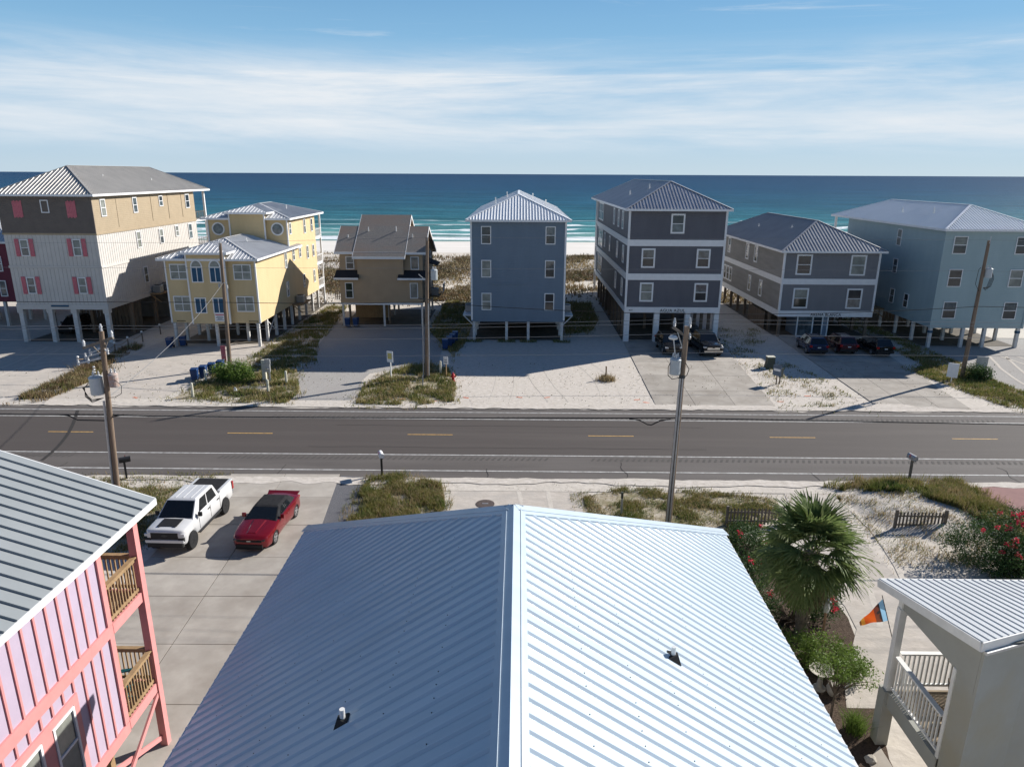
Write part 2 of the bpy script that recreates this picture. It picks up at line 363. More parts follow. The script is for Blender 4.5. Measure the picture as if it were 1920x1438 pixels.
def drift(name, y, sgn, seed, amp):
    pts = []; 
    for x in np.arange(-90, 90.1, 0.45):
        pts.append((x, y + sgn * (amp * (0.25 + 1.1 * max(-.2, mnoise.noise(Vector((x * 0.22, seed, 0)))) + .5 * mnoise.noise(Vector((x * 1.3, seed, 3)))))))
    mb = MB()
    for (xa, ya), (xb, yb) in zip(pts[:-1], pts[1:]): mb.poly([(xa, y - sgn * 1.6, .0262), (xb, y - sgn * 1.6, .0262), (xb, yb, .0262), (xa, ya, .0262)][::1 if sgn > 0 else -1])
    tag(mb.build(name, 'sand'), kind='structure')
def verge(name, ya, yb, seed, amp, z):
    mb = MB(); xs_ = np.arange(-70, 70.1, .5)
    A = [(x, ya + amp * .35 * mnoise.noise(Vector((x * .9, seed, 0)))) for x in xs_]; B = [(x, yb + amp * (1.3 * mnoise.noise(Vector((x * .16, seed + 4, 0))) + .5 * mnoise.noise(Vector((x * .8, seed + 8, 0))))) for x in xs_]
    for i in range(len(xs_) - 1): mb.poly([(*A[i], z), (*A[i + 1], z), (*B[i + 1], z), (*B[i], z)])
    tag(mb.build(name, 'rutted_sand'), kind='structure')
verge('sand_verge', 50.5, 51.7, 3.0, 1.0, .0585); verge('sand_verge', 37.75, 37.0, 12.0, .7, .0585)
drift('sand_drift', 37.72, 1, 2.0, .38); drift('sand_drift', 50.6, -1, 7.0, .42)
def slabs(name, quad, nu, nv, m='concrete', z=0.045, gap=0.018, base='concrete_joint'):
    """a drive cast in separate slabs: quad = near-left, near-right, far-right, far-left"""
    a, b, c, d = [Vector((*p, 0)) for p in quad]
    def P(u, v): return (a.lerp(b, u)).lerp(d.lerp(c, u), v)
    root = MB().poly([(p.x, p.y, 0.012) for p in (a, b, c, d)]).build(name, base); tag(root, kind='structure')
    for i in range(nu):
        for j in range(nv):
            q = [P((i + s) / nu, (j + t) / nv) for s, t in ((0, 0), (1, 0), (1, 1), (0, 1))]
            cen = sum(q, Vector()) / 4
            q = [p + (cen - p).normalized() * gap * 1.4 for p in q]
            MB().prism([(p.x, p.y, 0.006) for p in q], (0, 0, z + random.uniform(-0.004, 0.004))).build('slab', m, root)
    return root
sheet('painted_house_shade', [(-51, 71.5), (-41.5, 71.5), (-41.5, 97), (-51, 97)], .020, 'painted_shade_sand'); sheet('painted_house_shade', [(-35, 71), (-25.8, 71), (-25.8, 95), (-35, 95)], .021, 'painted_shade_sand'); sheet('painted_house_shade', [(-20.5, 80.6), (-10.7, 80.6), (-10.7, 91), (-20.5, 91)], .022, 'painted_shade_sand')  # dark sheets that paint the under-house shade onto the ground
sheet('painted_house_shade', [(-4.9, 73.6), (4.8, 73.6), (4.8, 98), (-4.9, 98)], .023, 'painted_shade_sand'); sheet('painted_house_shade', [(11, 74.2), (20.9, 74.2), (20.9, 103), (11, 103)], .024, 'painted_shade_sand'); sheet('painted_house_shade', [(28, 76.6), (38.2, 76.6), (38.2, 99), (28, 99)], .024, 'painted_shade_sand'); sheet('painted_house_shade', [(41.8, 72.2), (51.5, 72.2), (51.5, 96), (41.8, 96)], .025, 'painted_shade_sand')  # same painted shade under the remaining far houses
slabs('driveway', [(-16.9, 10.0), (-7.6, 10.0), (-10.35, 38.2), (-16.7, 38.1)], 2, 9)
slabs('driveway', [(10.5, 50.7), (19.6, 50.7), (21.2, 74), (11.1, 74)], 3, 5)
slabs('driveway', [(27.4, 50.7), (34.2, 50.7), (37.3, 76), (28.2, 76)], 3, 7)
slabs('driveway', [(25.9, 10.0), (36, 10.0), (36, 37.2), (25.6, 37.2)], 2, 6, 'red_concrete')
sheet('parking_lot', [(-62, 50.6), (-37.2, 50.6), (-39.0, 56.5), (-38.8, 71), (-62, 80)], 0.008, 'packed_sand')
sheet('parking_lot', blob([(-37.5, 50.8), (-27.5, 51.2), (-27.5, 58), (-25.5, 66), (-25, 86), (-37, 86)], 4, 0.2, 3), 0.009, 'packed_sand')
sheet('parking_lot', blob([(-17.0, 51.2), (-12.6, 51.2), (-13.2, 60), (-7.5, 64), (-7.8, 82), (-21.5, 82), (-19.5, 60)], 4, 0.25, 5), 0.010, 'pale_gravel')
sheet('parking_lot', blob([(-4.8, 51.0), (8.8, 51.0), (10.8, 74), (10.6, 84), (-6, 84), (-6.4, 62)], 4, 0.2, 6), 0.011, 'rutted_sand')
sheet('parking_lot', [(38.6, 50.7), (70, 50.7), (70, 76), (41, 76), (40.4, 62)], 0.0085, 'pale_gravel')
sheet('sand_patch', blob([(5.6, 50.8), (10.4, 50.7), (10.8, 60), (9.6, 62), (6.8, 56)], 5, 0.3, 8), 0.015, 'rutted_sand')
sheet('sand_patch', blob([(19.4, 50.9), (27.2, 50.7), (26.8, 55), (25.9, 63), (21.0, 66), (20.2, 60)], 5, 0.25, 9), 0.016, 'rutted_sand')
sheet('gravel_strip', blob([(-10.2, 29.5), (-8.1, 29.5), (-8.1, 33), (-8.5, 37.6), (-10.3, 38.0)], 4, 0.08, 10), 0.034, 'grey_gravel')
sheet('gravel_strip', [(-7.7, 8), (-5.9, 8), (-6.4, 30), (-9.6, 30)], 0.013, 'grey_gravel')
sheet('sandy_drive', blob([(-4.0, 20), (3.6, 20), (4.0, 37.6), (-3.6, 37.6)], 4, 0.15, 11), 0.016, 'packed_sand')
sheet('mulch_bed', blob([(6.2, 6), (10.6, 6), (11.2, 17.6), (12.0, 19.5), (13.0, 23), (13.2, 29), (10.5, 31.5), (6.2, 30)], 4, 0.2, 12), 0.014, 'mulch')
sheet('sand_path', blob([(15.2, 37.7), (19.2, 37.7), (16.6, 32), (16.8, 26), (18, 19.6), (10.9, 19.6), (13.2, 24), (13.4, 30)], 4, 0.15, 13), 0.018, 'packed_sand')
slabs('walkway', [(10.2, 8.5), (11.25, 8.5), (11.25, 18.0), (10.6, 17.4)], 1, 4, 'concrete', 0.03)

mat('rut_sand', (0.50, 0.455, 0.40), (0.56, 0.515, 0.455), 3, 0.95, 0.1, bump=0.6, bscale=9)
for k_, (xa, ya, xb, yb, cv) in enumerate(((-1.5, 51.2, -3.2, 71, 1.2), (3.5, 51.2, 1.5, 70, -.8), (7.2, 51.2, 5.5, 66, 1.0), (43, 51.2, 47, 68, -1.0), (46.5, 51.2, 48, 68, 1.0), (-46, 51.3, -46.5, 69, .8), (.8, 37.3, -.6, 24, .8), (16.6, 37.4, 15.0, 24, .9), (17.8, 37.4, 14.2, 28, -.6))):
    for s_ in (-.8, .8):
        pts_ = [(xa + (xb - xa) * t_ + cv * math.sin(t_ * math.pi) + s_ + .08 * mnoise.noise(Vector((k_, t_ * 9, s_))), ya + (yb - ya) * t_) for t_ in np.linspace(0, 1, 16)]
        streak('tyre_rut', pts_, .24, 'rut_sand', .0205, ground)
# ---------------------------------------------------------------- house materials
mat('tan_siding', (0.36, 0.285, 0.19), (0.33, 0.26, 0.172), 1.5, 0.7, 0.3, lap=(2, 0.19))
mat('brown_siding', (0.15, 0.125, 0.108), (0.13, 0.108, 0.094), 1.5, 0.7, 0.3, lap=(2, 0.19))
mat('weathered_grey_siding', (0.27, 0.258, 0.24), (0.215, 0.207, 0.195), 1.2, 0.7, 0.3, lap=(2, 0.18), stretch=(1, .3, 2))
mat('silver_roof', (0.46, 0.46, 0.475), (0.40, 0.40, 0.415), 0.6, 0.42, 0.5, metal=0.65)
mat('white_batten', (0.56, 0.535, 0.50), (0.52, 0.495, 0.46), 1.2, 0.7, 0.3)
mat('yellow_siding', (0.62, 0.475, 0.265), (0.57, 0.435, 0.24), 1.2, 0.7, 0.3, lap=(2, 0.17), lapdepth=0.9, stretch=(1, 1, .3))
mat('brown_stucco', (0.42, 0.315, 0.21), (0.38, 0.285, 0.19), 0.8, 0.8, 0.2, bump=0.15, bscale=30, lap=(0, 0.2), lapdepth=0.25)
mat('slate_siding', (0.165, 0.215, 0.27), (0.15, 0.195, 0.245), 1.0, 0.65, 0.3, lap=(2, 0.18), lapdepth=0.9, stretch=(1, 1, .3))
mat('charcoal_siding', (0.128, 0.128, 0.145), (0.113, 0.113, 0.128), 1.0, 0.65, 0.3, lap=(2, 0.18), lapdepth=0.9, stretch=(1, 1, .3))
mat('grey_siding', (0.205, 0.205, 0.215), (0.185, 0.185, 0.195), 1.0, 0.65, 0.3, lap=(2, 0.18), lapdepth=0.9, stretch=(1, 1, .3))
mat('aqua_siding', (0.345, 0.435, 0.445), (0.31, 0.40, 0.41), 1.0, 0.65, 0.3, lap=(2, 0.18), lapdepth=0.9, stretch=(1, 1, .3))
mat('maroon_siding', (0.16, 0.03, 0.05), (0.14, 0.026, 0.045), 1.0, 0.65, 0.3, lap=(2, 0.18), lapdepth=0.9, stretch=(1, 1, .3))
mat('white_trim', (0.76, 0.76, 0.76), (0.70, 0.70, 0.70), 2, 0.5, 0.4)
mat('piling', (0.62, 0.61, 0.59), (0.50, 0.49, 0.47), 3, 0.7, 0.3)
mat('wood_piling', (0.20, 0.15, 0.11), (0.13, 0.10, 0.075), 4, 0.85, 0.2, stretch=(1, 1, 0.2))
mat('metal_roof', (0.60, 0.60, 0.60), (0.52, 0.52, 0.525), 0.6, 0.38, 0.5, metal=0.25)
mat('warm_metal_roof', (0.45, 0.425, 0.39), (0.39, 0.37, 0.34), 0.6, 0.42, 0.5, metal=0.2)
mat('dark_metal_roof', (0.36, 0.36, 0.37), (0.31, 0.31, 0.32), 0.6, 0.42, 0.5, metal=0.25)
mat('white_metal_roof', (0.80, 0.81, 0.82), (0.76, 0.77, 0.78), 0.5, 0.30, 0.5)
mat('shingle', (0.29, 0.262, 0.232), (0.19, 0.172, 0.155), 6, 0.9, 0.2, bump=0.5, bscale=18, stretch=(1, 2.4, 2.4), c3=(0.27, 0.205, 0.165), s3=0.16)
mat('dark_shingle', (0.035, 0.035, 0.04), None, 6, 0.9, 0.2, bump=0.4, bscale=18)
mat('glass', (0.035, 0.045, 0.05), (0.02, 0.025, 0.03), 1.4, 0.06, 0.6)
mat('glass_blind', (0.26, 0.27, 0.24), (0.13, 0.14, 0.125), 1.1, 0.10, 0.5, lap=(2, 0.05), lapdepth=0.3)
mat('glass_sky', (0.13, 0.16, 0.17), (0.05, 0.06, 0.065), 2.0, 0.05, 0.7)
mat('blue_shutter', (0.012, 0.075, 0.15), (0.01, 0.062, 0.125), 2, 0.5, 0.4, lap=(2, 0.08))
mat('pink_shutter', (0.56, 0.16, 0.19), (0.49, 0.135, 0.165), 3, 0.6, 0.3)
mat('dark_void', (0.02, 0.02, 0.02), None, 2, 0.9, 0.1)
mat('concrete_dark', (0.22, 0.21, 0.195), (0.16, 0.15, 0.14), 1.5, 0.9, 0.15)
mat('pvc', (0.72, 0.72, 0.70), None, 3, 0.5, 0.4)
mat('rubber', (0.02, 0.02, 0.02), None, 3, 0.7, 0.3)
mat('black_metal', (0.025, 0.025, 0.027), None, 3, 0.45, 0.5)
mat('galv', (0.42, 0.43, 0.44), (0.34, 0.35, 0.36), 5, 0.45, 0.5, metal=0.5)
mat('lumber', (0.36, 0.245, 0.135), (0.26, 0.17, 0.09), 5, 0.8, 0.2, stretch=(1, 1, 0.3))
mat('grey_wood', (0.22, 0.19, 0.16), (0.14, 0.12, 0.10), 6, 0.85, 0.2, stretch=(1, 1, 0.25))
mat('letter_black', (0.02, 0.02, 0.022), None, 3, 0.6, 0.3)

def facing(face, p, a0, a1, d0, d1, z0, z1):
    """box on a wall plane p: a = along the wall, d = distance outwards"""
    if face == 'f': return (a0, a1, p - d1, p - d0, z0, z1)
    if face == 'b': return (a0, a1, p + d0, p + d1, z0, z1)
    if face == 'r': return (p + d0, p + d1, a0, a1, z0, z1)
    return (p - d1, p - d0, a0, a1, z0, z1)
def window(root, face, p, c, w, z0, z1, glass='glass', trim='white_trim', bar='h', fw=0.09, name='window', cross=False):
    a0, a1 = c - w / 2, c + w / 2; mb = MB()
    mb.box(*facing(face, p, a0, a0 + fw, 0.0, 0.07, z0, z1)); mb.box(*facing(face, p, a1 - fw, a1, 0.0, 0.07, z0, z1))
    mb.box(*facing(face, p, a0 + fw, a1 - fw, 0.0, 0.068, z1 - fw, z1)); mb.box(*facing(face, p, a0 + fw, a1 - fw, 0.0, 0.075, z0, z0 + fw))
    zm = (z0 + z1) / 2
    if 'h' in bar: mb.box(*facing(face, p, a0 + fw, a1 - fw, 0.0, 0.058, zm - 0.03, zm + 0.03))
    if 'v' in bar: mb.box(*facing(face, p, c - 0.03, c + 0.03, 0.0, 0.062, z0 + fw, z1 - fw))
    o = mb.build(name, trim, root); rr = random.random(); gl2 = glass
    if glass in ('glass', 'glass_sky', 'glass_blind') and name == 'window': glass = 'glass_blind' if rr < .38 else ('glass_sky' if rr < .7 else 'glass'); gl2 = glass if random.random() < .45 else random.choice(('glass', 'glass_sky'))
    if 'h' in bar:
        bx(*facing(face, p, a0 + fw, a1 - fw, 0.0, 0.022, zm + 0.03, z1 - fw)).build('pane', glass, o)
        bx(*facing(face, p, a0 + fw, a1 - fw, 0.0, 0.034, z0 + fw, zm - 0.03)).build('pane', gl2, o)
    else:
        bx(*facing(face, p, a0 + fw, a1 - fw, 0.0, 0.022, z0 + fw, z1 - fw)).build('pane', glass, o)
    return o
def clip_line(poly, e, d, s):
    """interval of the line {e-coordinate = s} inside a planar polygon, measured along d"""
    ts = []
    n = len(poly)
    for i in range(n):
        a, b = poly[i], poly[(i + 1) % n]; ea, eb = a.dot(e) - s, b.dot(e) - s
        if (ea < 0) != (eb < 0):
            k = ea / (ea - eb); ts.append(a.lerp(b, k).dot(d))
    return (min(ts), max(ts)) if len(ts) >= 2 else None
def rib_mesh(mb, poly, e, sp, h=0.04, w=0.06, phase=0.5, trim=0.0):
    """raised ribs running down a roof plane; e = horizontal direction across the ribs"""
    poly = [Vector(p) for p in poly]; e = Vector(e).normalized()
    nrm = (poly[1] - poly[0]).cross(poly[2] - poly[0]).normalized()
    if nrm.z < 0: nrm = -nrm
    d = nrm.cross(e).normalized()
    if d.z > 0: d = -d
    base = poly[0].dot(nrm)
    lo = min(p.dot(e) for p in poly); hi = max(p.dot(e) for p in poly); s = lo + sp * phase
    while s < hi:
        t = clip_line(poly, e, d, s)
        if t and t[1] - t[0] > 0.15 + trim:
            P = lambda ee, dd, nn: e * ee + d * dd + nrm * (base + nn)
            a, b = t[0] + trim, t[1]
            vs = [P(s - w / 2, a, 0), P(s + w / 2, a, 0), P(s + w / 4, a, h), P(s - w / 4, a, h), P(s - w / 2, b, 0), P(s + w / 2, b, 0), P(s + w / 4, b, h), P(s - w / 4, b, h)]
            mb.add(vs, [(0, 1, 2, 3), (7, 6, 5, 4), (1, 5, 6, 2), (2, 6, 7, 3), (3, 7, 4, 0)])
        s += sp
def hip_roof(root, x0, x1, y0, y1, ze, rise, m, sp=0.42, trim='white_trim', run=None, back_run=None, rib_h=0.045, cap=None, name='roof'):
    """hip roof with its ridge along y"""
    xm = (x0 + x1) / 2; hw = (x1 - x0) / 2; run = run or hw; back_run = hw if back_run is None else back_run
    zr = ze + rise; A, B, C, D = (x0, y0, ze), (x1, y0, ze), (x1, y1, ze), (x0, y1, ze); P, Q = (xm, y0 + run, zr), (xm, y1 - back_run, zr)
    mb = MB(); mb.add([A, B, C, D, P, Q], [(0, 1, 4), (1, 2, 5, 4), (2, 3, 5), (3, 0, 4, 5), (3, 2, 1, 0)])
    rf = mb.build(name, m, root)
    fb = MB(); t = 0.03; zb = ze - 0.2
    fb.box(x0 - t, x1 + t, y0 - t, y0, zb, ze + 0.01); fb.box(x0 - t, x1 + t, y1, y1 + t, zb, ze + 0.01)
    fb.box(x0 - t, x0, y0, y1, zb, ze + 0.012); fb.box(x1, x1 + t, y0, y1, zb, ze + 0.012)
    fb.build('fascia', trim, rf)
    rb = MB()
    rib_mesh(rb, [A, B, P], (1, 0, 0), sp, rib_h); rib_mesh(rb, [B, C, Q, P], (0, 1, 0), sp, rib_h)
    rib_mesh(rb, [D, A, P, Q], (0, 1, 0), sp, rib_h)
    if back_run > 0.1: rib_mesh(rb, [C, D, Q], (1, 0, 0), sp, rib_h)
    tag(rb.build('roof_ribs', m, rf), kind='stuff')
    cb = MB(); up = Vector((0, 0, 0.035))
    for a, b in ((A, P), (B, P), (P, Q), (C, Q), (D, Q)):
        if (Vector(a) - Vector(b)).length > 0.2: cb.bar(Vector(a) + up, Vector(b) + up, 0.22, 0.03)
    cb.build('ridge_cap', cap or m, rf)
    return rf
def vents(root, pts):
    for x, y, z in pts: MB().cyl((x, y, z - 0.3), (x, y, z + 0.35), 0.06, 0.06, 8).build('vent_pipe', 'pvc', root)
def posts(root, xs, ys, z1, s=0.3, m='piling', z0=-0.3):
    for x in xs:
        for y in ys: bx(x - s / 2, x + s / 2, y - s / 2, y + s / 2, z0, z1).build('piling', m, root)
def railing(root, pts, z, h=1.0, m='white_trim', sp=0.14, name='railing', bw=0.035):
    for a, b in zip(pts[:-1], pts[1:]):
        A = Vector((*a, z)); B = Vector((*b, z)); L = (B - A).length
        r = MB(); r.bar(A + Vector((0, 0, h)), B + Vector((0, 0, h)), 0.09, 0.045); r.bar(A + Vector((0, 0, 0.1)), B + Vector((0, 0, 0.1)), 0.05, 0.06)
        ro = r.build(name, m, root)
        k = max(1, int(L / sp))
        for i in range(1, k):
            p = A.lerp(B, i / k); bx(p.x - bw / 2, p.x + bw / 2, p.y - bw / 2, p.y + bw / 2, z + 0.12, z + h - 0.02).build('baluster', m, ro)
def ac_unit(x, y, z, label):
    t = thing('air_conditioner', label, 'air conditioner', (x, y, z), 'air conditioners on brackets beside the houses')
    bx(x - .42, x + .42, y - .42, y + .42, z, z + .82).build('casing', 'galv', t, bevel=0.04)
    MB().lathe([(.36, 0), (.36, .05), (.06, .07)], (x, y, z + .825), 14).build('fan_guard', 'black_metal', t)
    for k in range(6): bx(x - .43, x + .43, y - .43, y + .43, z + .1 + k * .11, z + .13 + k * .11).build('louvre', 'black_metal', t)
def platform(root, x0, x1, y0, y1, z, m='lumber'):
    mb = MB(); mb.box(x0, x1, y0, y1, z - 0.15, z); mb.bar((x0 + .05, y0 + .1, z - .15), (x1 - .02 if abs(x1) > abs(x0) else x1 - .05, y0 + .1, z - 1.0), 0.09, 0.09)
    mb.build('equipment_platform', m, root)
def text_part(root, txt, x, y, z, size, m='letter_black', name='lettering', width=None):
    cu = bpy.data.curves.new(name, 'FONT'); cu.body = txt; cu.size = size; cu.extrude = 0.012; cu.align_x = 'CENTER'; cu.space_character = 1.08
    tmp = bpy.data.objects.new(name, cu); COL.objects.link(tmp)
    me = bpy.data.meshes.new_from_object(tmp.evaluated_get(bpy.context.evaluated_depsgraph_get())); bpy.data.objects.remove(tmp); bpy.data.curves.remove(cu)
    me.name = name; me.materials.clear(); me.materials.append(M[m]); o = bpy.data.objects.new(name, me); COL.objects.link(o); o['kind'] = 'stuff'
    o.parent = root; o.location = Vector((x, y, z)) - root.location; o.rotation_euler = (R(90), 0, 0); return o

# ---------------------------------------------------------------- house 1: tall house, tan top storey over white board and batten, pink shutters
h = thing('beach_house', 'tall three storey house, tan top floor over white boards, pink shutters', 'house', (-46.4, 71.1, 0))
X0, X1, Y0, Y1 = -51.1, -41.8, 71.1, 93.7
bx(X0, X1, Y0, Y1, 10.98, 14.75).build('wall', 'tan_siding', h)['label'] = 'tan lap siding of the top storey'
bx(X0 + .02, X1 - .02, Y0 + .02, Y1 - .02, 3.75, 10.95).build('wall', 'white_batten', h)['label'] = 'white board and batten lower storeys'
bx(X0 - .06, X1 + .06, Y0 - .06, Y1 + .06, 10.9, 11.08).build('belt_course', 'tan_siding', h)
bx(X0 - .05, X1 + .05, Y0 - .05, Y1 + .05, 7.62, 7.85).build('belt_course', 'white_batten', h)
bx(X0 - .05, X1 + .05, Y0 - .05, Y1 + .05, 3.45, 3.95).build('belt_course', 'white_batten', h)
mb = MB()
for x in np.arange(X0 + 0.3, X1, 0.41):
    mb.box(x, x + .06, Y0 - .012, Y0 + .02, 3.95, 7.62); mb.box(x, x + .06, Y0 - .012, Y0 + .02, 7.85, 10.9)
for y in np.arange(Y0 + 0.3, Y1, 0.41):
    mb.box(X1 - .02, X1 + .004, y, y + .05, 3.95, 7.62); mb.box(X1 - .02, X1 + .004, y, y + .05, 7.85, 10.9)
bx(X0 - .01, X1 + .005, Y0 - .025, Y0 + .05, 10.985, 14.745).build('wall', 'brown_siding', h)['label'] = 'dark brown siding facing the road'
tag(mb.build('batten_strips', 'white_batten', h), kind='stuff')
window(h, 'f', Y0, -46.45, .8, 13.02, 14.26, 'glass_sky', bar='')
for x, z0, z1 in ((-49.17, 8.81, 10.45), (-43.91, 8.84, 10.5), (-49.19, 5.04, 6.72), (-44.0, 5.07, 6.72)):
    window(h, 'f', Y0, x, .86, z0, z1, random.choice(('glass', 'glass_sky')))
    for s in (-1, 1):
        xs_ = x + s * .72; mb = MB()
        for k in range(3): mb.box(xs_ - .21 + k * .145, xs_ - .21 + k * .145 + .13, Y0 - .07, Y0 - .035, z0 - .03, z1 + .05)
        for zz_ in (z0 + .25, z1 - .25): mb.box(xs_ - .21, xs_ + .21, Y0 - .1, Y0 - .07, zz_ - .06, zz_ + .06)
        mb.build('shutter', 'pink_shutter', h)
for x in (-49.16, -43.87):
    mb = MB()
    for k in range(6): mb.box(x - .46 + k * .155, x - .46 + k * .155 + .14, Y0 - .06, Y0 - .005, 12.54 + (.08 if k % 2 else 0), 14.2 - (.0 if k % 2 else .08))
    for zz_ in (12.9, 13.9): mb.box(x - .46, x + .46, Y0 - .09, Y0 - .06, zz_ - .07, zz_ + .07)
    mb.build('shutter', 'pink_shutter', h)
for y, w, z0, z1 in ((72.9, .9, 12.6, 14.3), (79.06, .9, 12.65, 14.3), (84.9, .9, 13.1, 14.3), (91.7, 1.1, 12.6, 14.3)): window(h, 'r', X1, y, w, z0, z1, 'glass_sky')
for y, w, z0, z1 in ((78.9, .9, 8.9, 10.7), (84, .9, 8.9, 10.6), (88, .8, 9.4, 10.7), (91.6, 1.0, 8.8, 10.7)): window(h, 'r', X1, y, w, z0, z1, 'glass_sky')
window(h, 'r', X1, 79.4, .9, 5.0, 6.8)
bx(X1, X1 + .03, 75.4, 75.44, 11.4, 14.5).build('downspout', 'tan_siding', h)
for y in (82.6, 86.6, 90.1): bx(X1, X1 + .04, y, y + .06, 11.6, 14.5).build('downspout', 'tan_siding', h)
hip_roof(h, -51.6, -41.3, 70.6, 97.6, 14.8, 2.7, 'warm_metal_roof', 0.40, 'white_trim')
vents(h, [(-44.5, 78.5, 16.3), (-43.6, 87, 15.9)])
for z in (7.55, 11.0): bx(X0 + .3, X1 - .05, Y1, 97.3, z - .22, z).build('balcony_floor', 'white_trim', h)
for x in (-42.0, -46.5, -50.9): bx(x - .12, x + .12, 97.0, 97.24, 0, 14.7).build('balcony_post', 'white_trim', h)
for z in (7.55, 11.0): railing(h, [(-41.95, 93.8), (-41.95, 97.1), (-50.9, 97.1)], z, 1.0, 'grey_wood', 0.3)
posts(h, (-50.9, -47.9, -45.4, -42.1), (71.4,), 3.5, 0.42)
posts(h, (-50.8, -46.5, -42.1), (76, 81, 86, 92), 3.5, 0.32, 'wood_piling')
mb = MB()
for x in (-50.9, -47.9, -45.4, -42.1): mb.box(x - .3, x + .3, 71.12, 71.7, 3.05, 3.5)
mb.each('post_capital', 'white_batten', h)
bx(-47.55, -45.75, 71.0, 71.05, 3.72, 3.9).build('name_board', 'blue_shutter', h)
bx(-50.5, -42.5, 85.0, 85.3, 0, 3.4).build('storage_wall', 'concrete_dark', h)
platform(h, -41.8, -40.6, 79.6, 83.2, 3.75)

# ---------------------------------------------------------------- house 0: maroon neighbour at the frame edge
h = thing('beach_house', 'dark maroon house at the left edge beside the pink shuttered house', 'house', (-61, 79, 0))
bx(-67, -56.2, 79.0, 94, 2.8, 9.4).build('wall', 'maroon_siding', h)
hip_roof(h, -67.5, -55.7, 78.5, 94.5, 9.5, 2.6, 'metal_roof', 0.45)
for z0, z1 in ((3.4, 5.2), (6.2, 7.9)):
    window(h, 'r', -56.2, 83, 1.0, z0, z1); window(h, 'f', 79.0, -57.9, .8, z0, z1)
posts(h, (-66.5, -62, -58.2, -56.4), (79.2, 83), 2.8, 0.3)

# ---------------------------------------------------------------- house 2: yellow stepped house
h = thing('beach_house', 'yellow stepped house with blue shutters, arched windows and round porthole windows', 'house', (-30.4, 69.6, 0))
YF = 70.1
def wall(root, *a, m, **k): return bx(*a).build('wall', m, root)
wall(h, -34.9, -26.0, YF, 92, 2.37, 8.75, m='yellow_siding'); wall(h, -32.55, -28.8, 69.6, YF + .01, 2.375, 9.4, m='yellow_siding')
wall(h, -34.9, -26.0, 81.0, 92.0, 8.752, 12.0, m='yellow_siding'); wall(h, -32.2, -28.3, 80.4, 81.2, 8.8, 12.65, m='yellow_siding')
wall(h, -32.53, -28.82, 69.62, 74, 8.76, 9.38, m='yellow_siding'); wall(h, -32.18, -28.32, 81.1, 85, 12.01, 12.63, m='yellow_siding')
mb = MB()
for x, y in ((-34.9, YF), (-32.55, 69.6), (-28.8, 69.6), (-26.0, YF)): mb.box(x - .07, x + .07, y - .07, y + .07, 2.36, 8.74 if y == YF else 9.38)
for x, y in ((-34.9, 81), (-32.2, 80.4), (-28.3, 80.4), (-26.0, 81)): mb.box(x - .07, x + .07, y - .07, y + .07, 8.9, 11.98 if y == 81 else 12.62)
mb.each('corner_board', 'white_trim', h)
def yroof(x0, x1, y0, y1, ze, rise, bx0, bx1, by, bze):
    hip_roof(h, x0, x1, y0, y1, ze, rise, 'metal_roof', 0.40)
    # raised bay roof in front of it
    xm = (bx0 + bx1) / 2; zr = bze + rise * (bx1 - bx0) / (x1 - x0); yb = y0 + 5.2
    A, B, P, Q = (bx0, by, bze), (bx1, by, bze), (xm, by + (bx1 - bx0) / 2, zr), (xm, yb, zr); C, D = (bx1, yb, bze), (bx0, yb, bze)
    rf = MB().add([A, B, C, D, P, Q], [(0, 1, 4), (1, 2, 5, 4), (3, 0, 4, 5), (3, 2, 1, 0), (2, 3, 5)]).build('roof', 'metal_roof', h)
    rf['label'] = 'small raised hip roof over the centre bay'
    rb = MB(); rib_mesh(rb, [A, B, P], (1, 0, 0), .4, .045); rib_mesh(rb, [B, C, Q, P], (0, 1, 0), .4, .045); rib_mesh(rb, [D, A, P, Q], (0, 1, 0), .4, .045)
    tag(rb.build('roof_ribs', 'metal_roof', rf), kind='stuff')
    fb = MB(); fb.box(bx0 - .03, bx1 + .03, by - .03, by, bze - .2, bze + .01); fb.box(bx0 - .03, bx0, by, yb, bze - .2, bze + .01); fb.box(bx1, bx1 + .03, by, yb, bze - .2, bze + .01)
    fb.build('fascia', 'white_trim', rf)
yroof(-35.5, -25.55, 69.6, 84.5, 8.8, 1.6, -33.0, -28.35, 69.15, 9.45)
yroof(-35.5, -25.5, 80.5, 94.6, 12.05, 1.4, -32.65, -27.85, 79.95, 12.7)
vents(h, [(-29.0, 76.5, 9.9), (-28, 87.5, 12.9)])
for c in (-33.6, -27.3):
    for z0, z1 in ((6.7, 8.25), (3.52, 5.08)): window(h, 'f', YF, c, 1.76, z0, z1, 'glass_blind', bar='hv')
for c in (-31.58, -29.78):
    for z0, z1 in ((6.5, 8.05), (3.43, 5.0)):
        o = window(h, 'f', 69.6, c, 1.16, z0, z1, 'blue_shutter', bar='v', name='shuttered_window')
    # half-round light over the upper pair
    n = 12; arc = [(c + .58 * math.cos(math.pi * i / n), 8.05 + .68 * math.sin(math.pi * i / n)) for i in range(n + 1)]
    arc2 = [(c + .47 * math.cos(math.pi * i / n), 8.05 + .57 * math.sin(math.pi * i / n)) for i in range(n + 1)]
    mb = MB()
    for i in range(n):
        mb.prism([(arc[i][0], 69.6, arc[i][1]), (arc[i + 1][0], 69.6, arc[i + 1][1]), (arc2[i + 1][0], 69.6, arc2[i + 1][1]), (arc2[i][0], 69.6, arc2[i][1])], (0, -.07, 0))
    o = mb.build('arched_window', 'white_trim', h)
    MB().prism([(x, 69.59, z) for x, z in arc2], (0, -.02, 0)).build('pane', 'glass_blind', o)
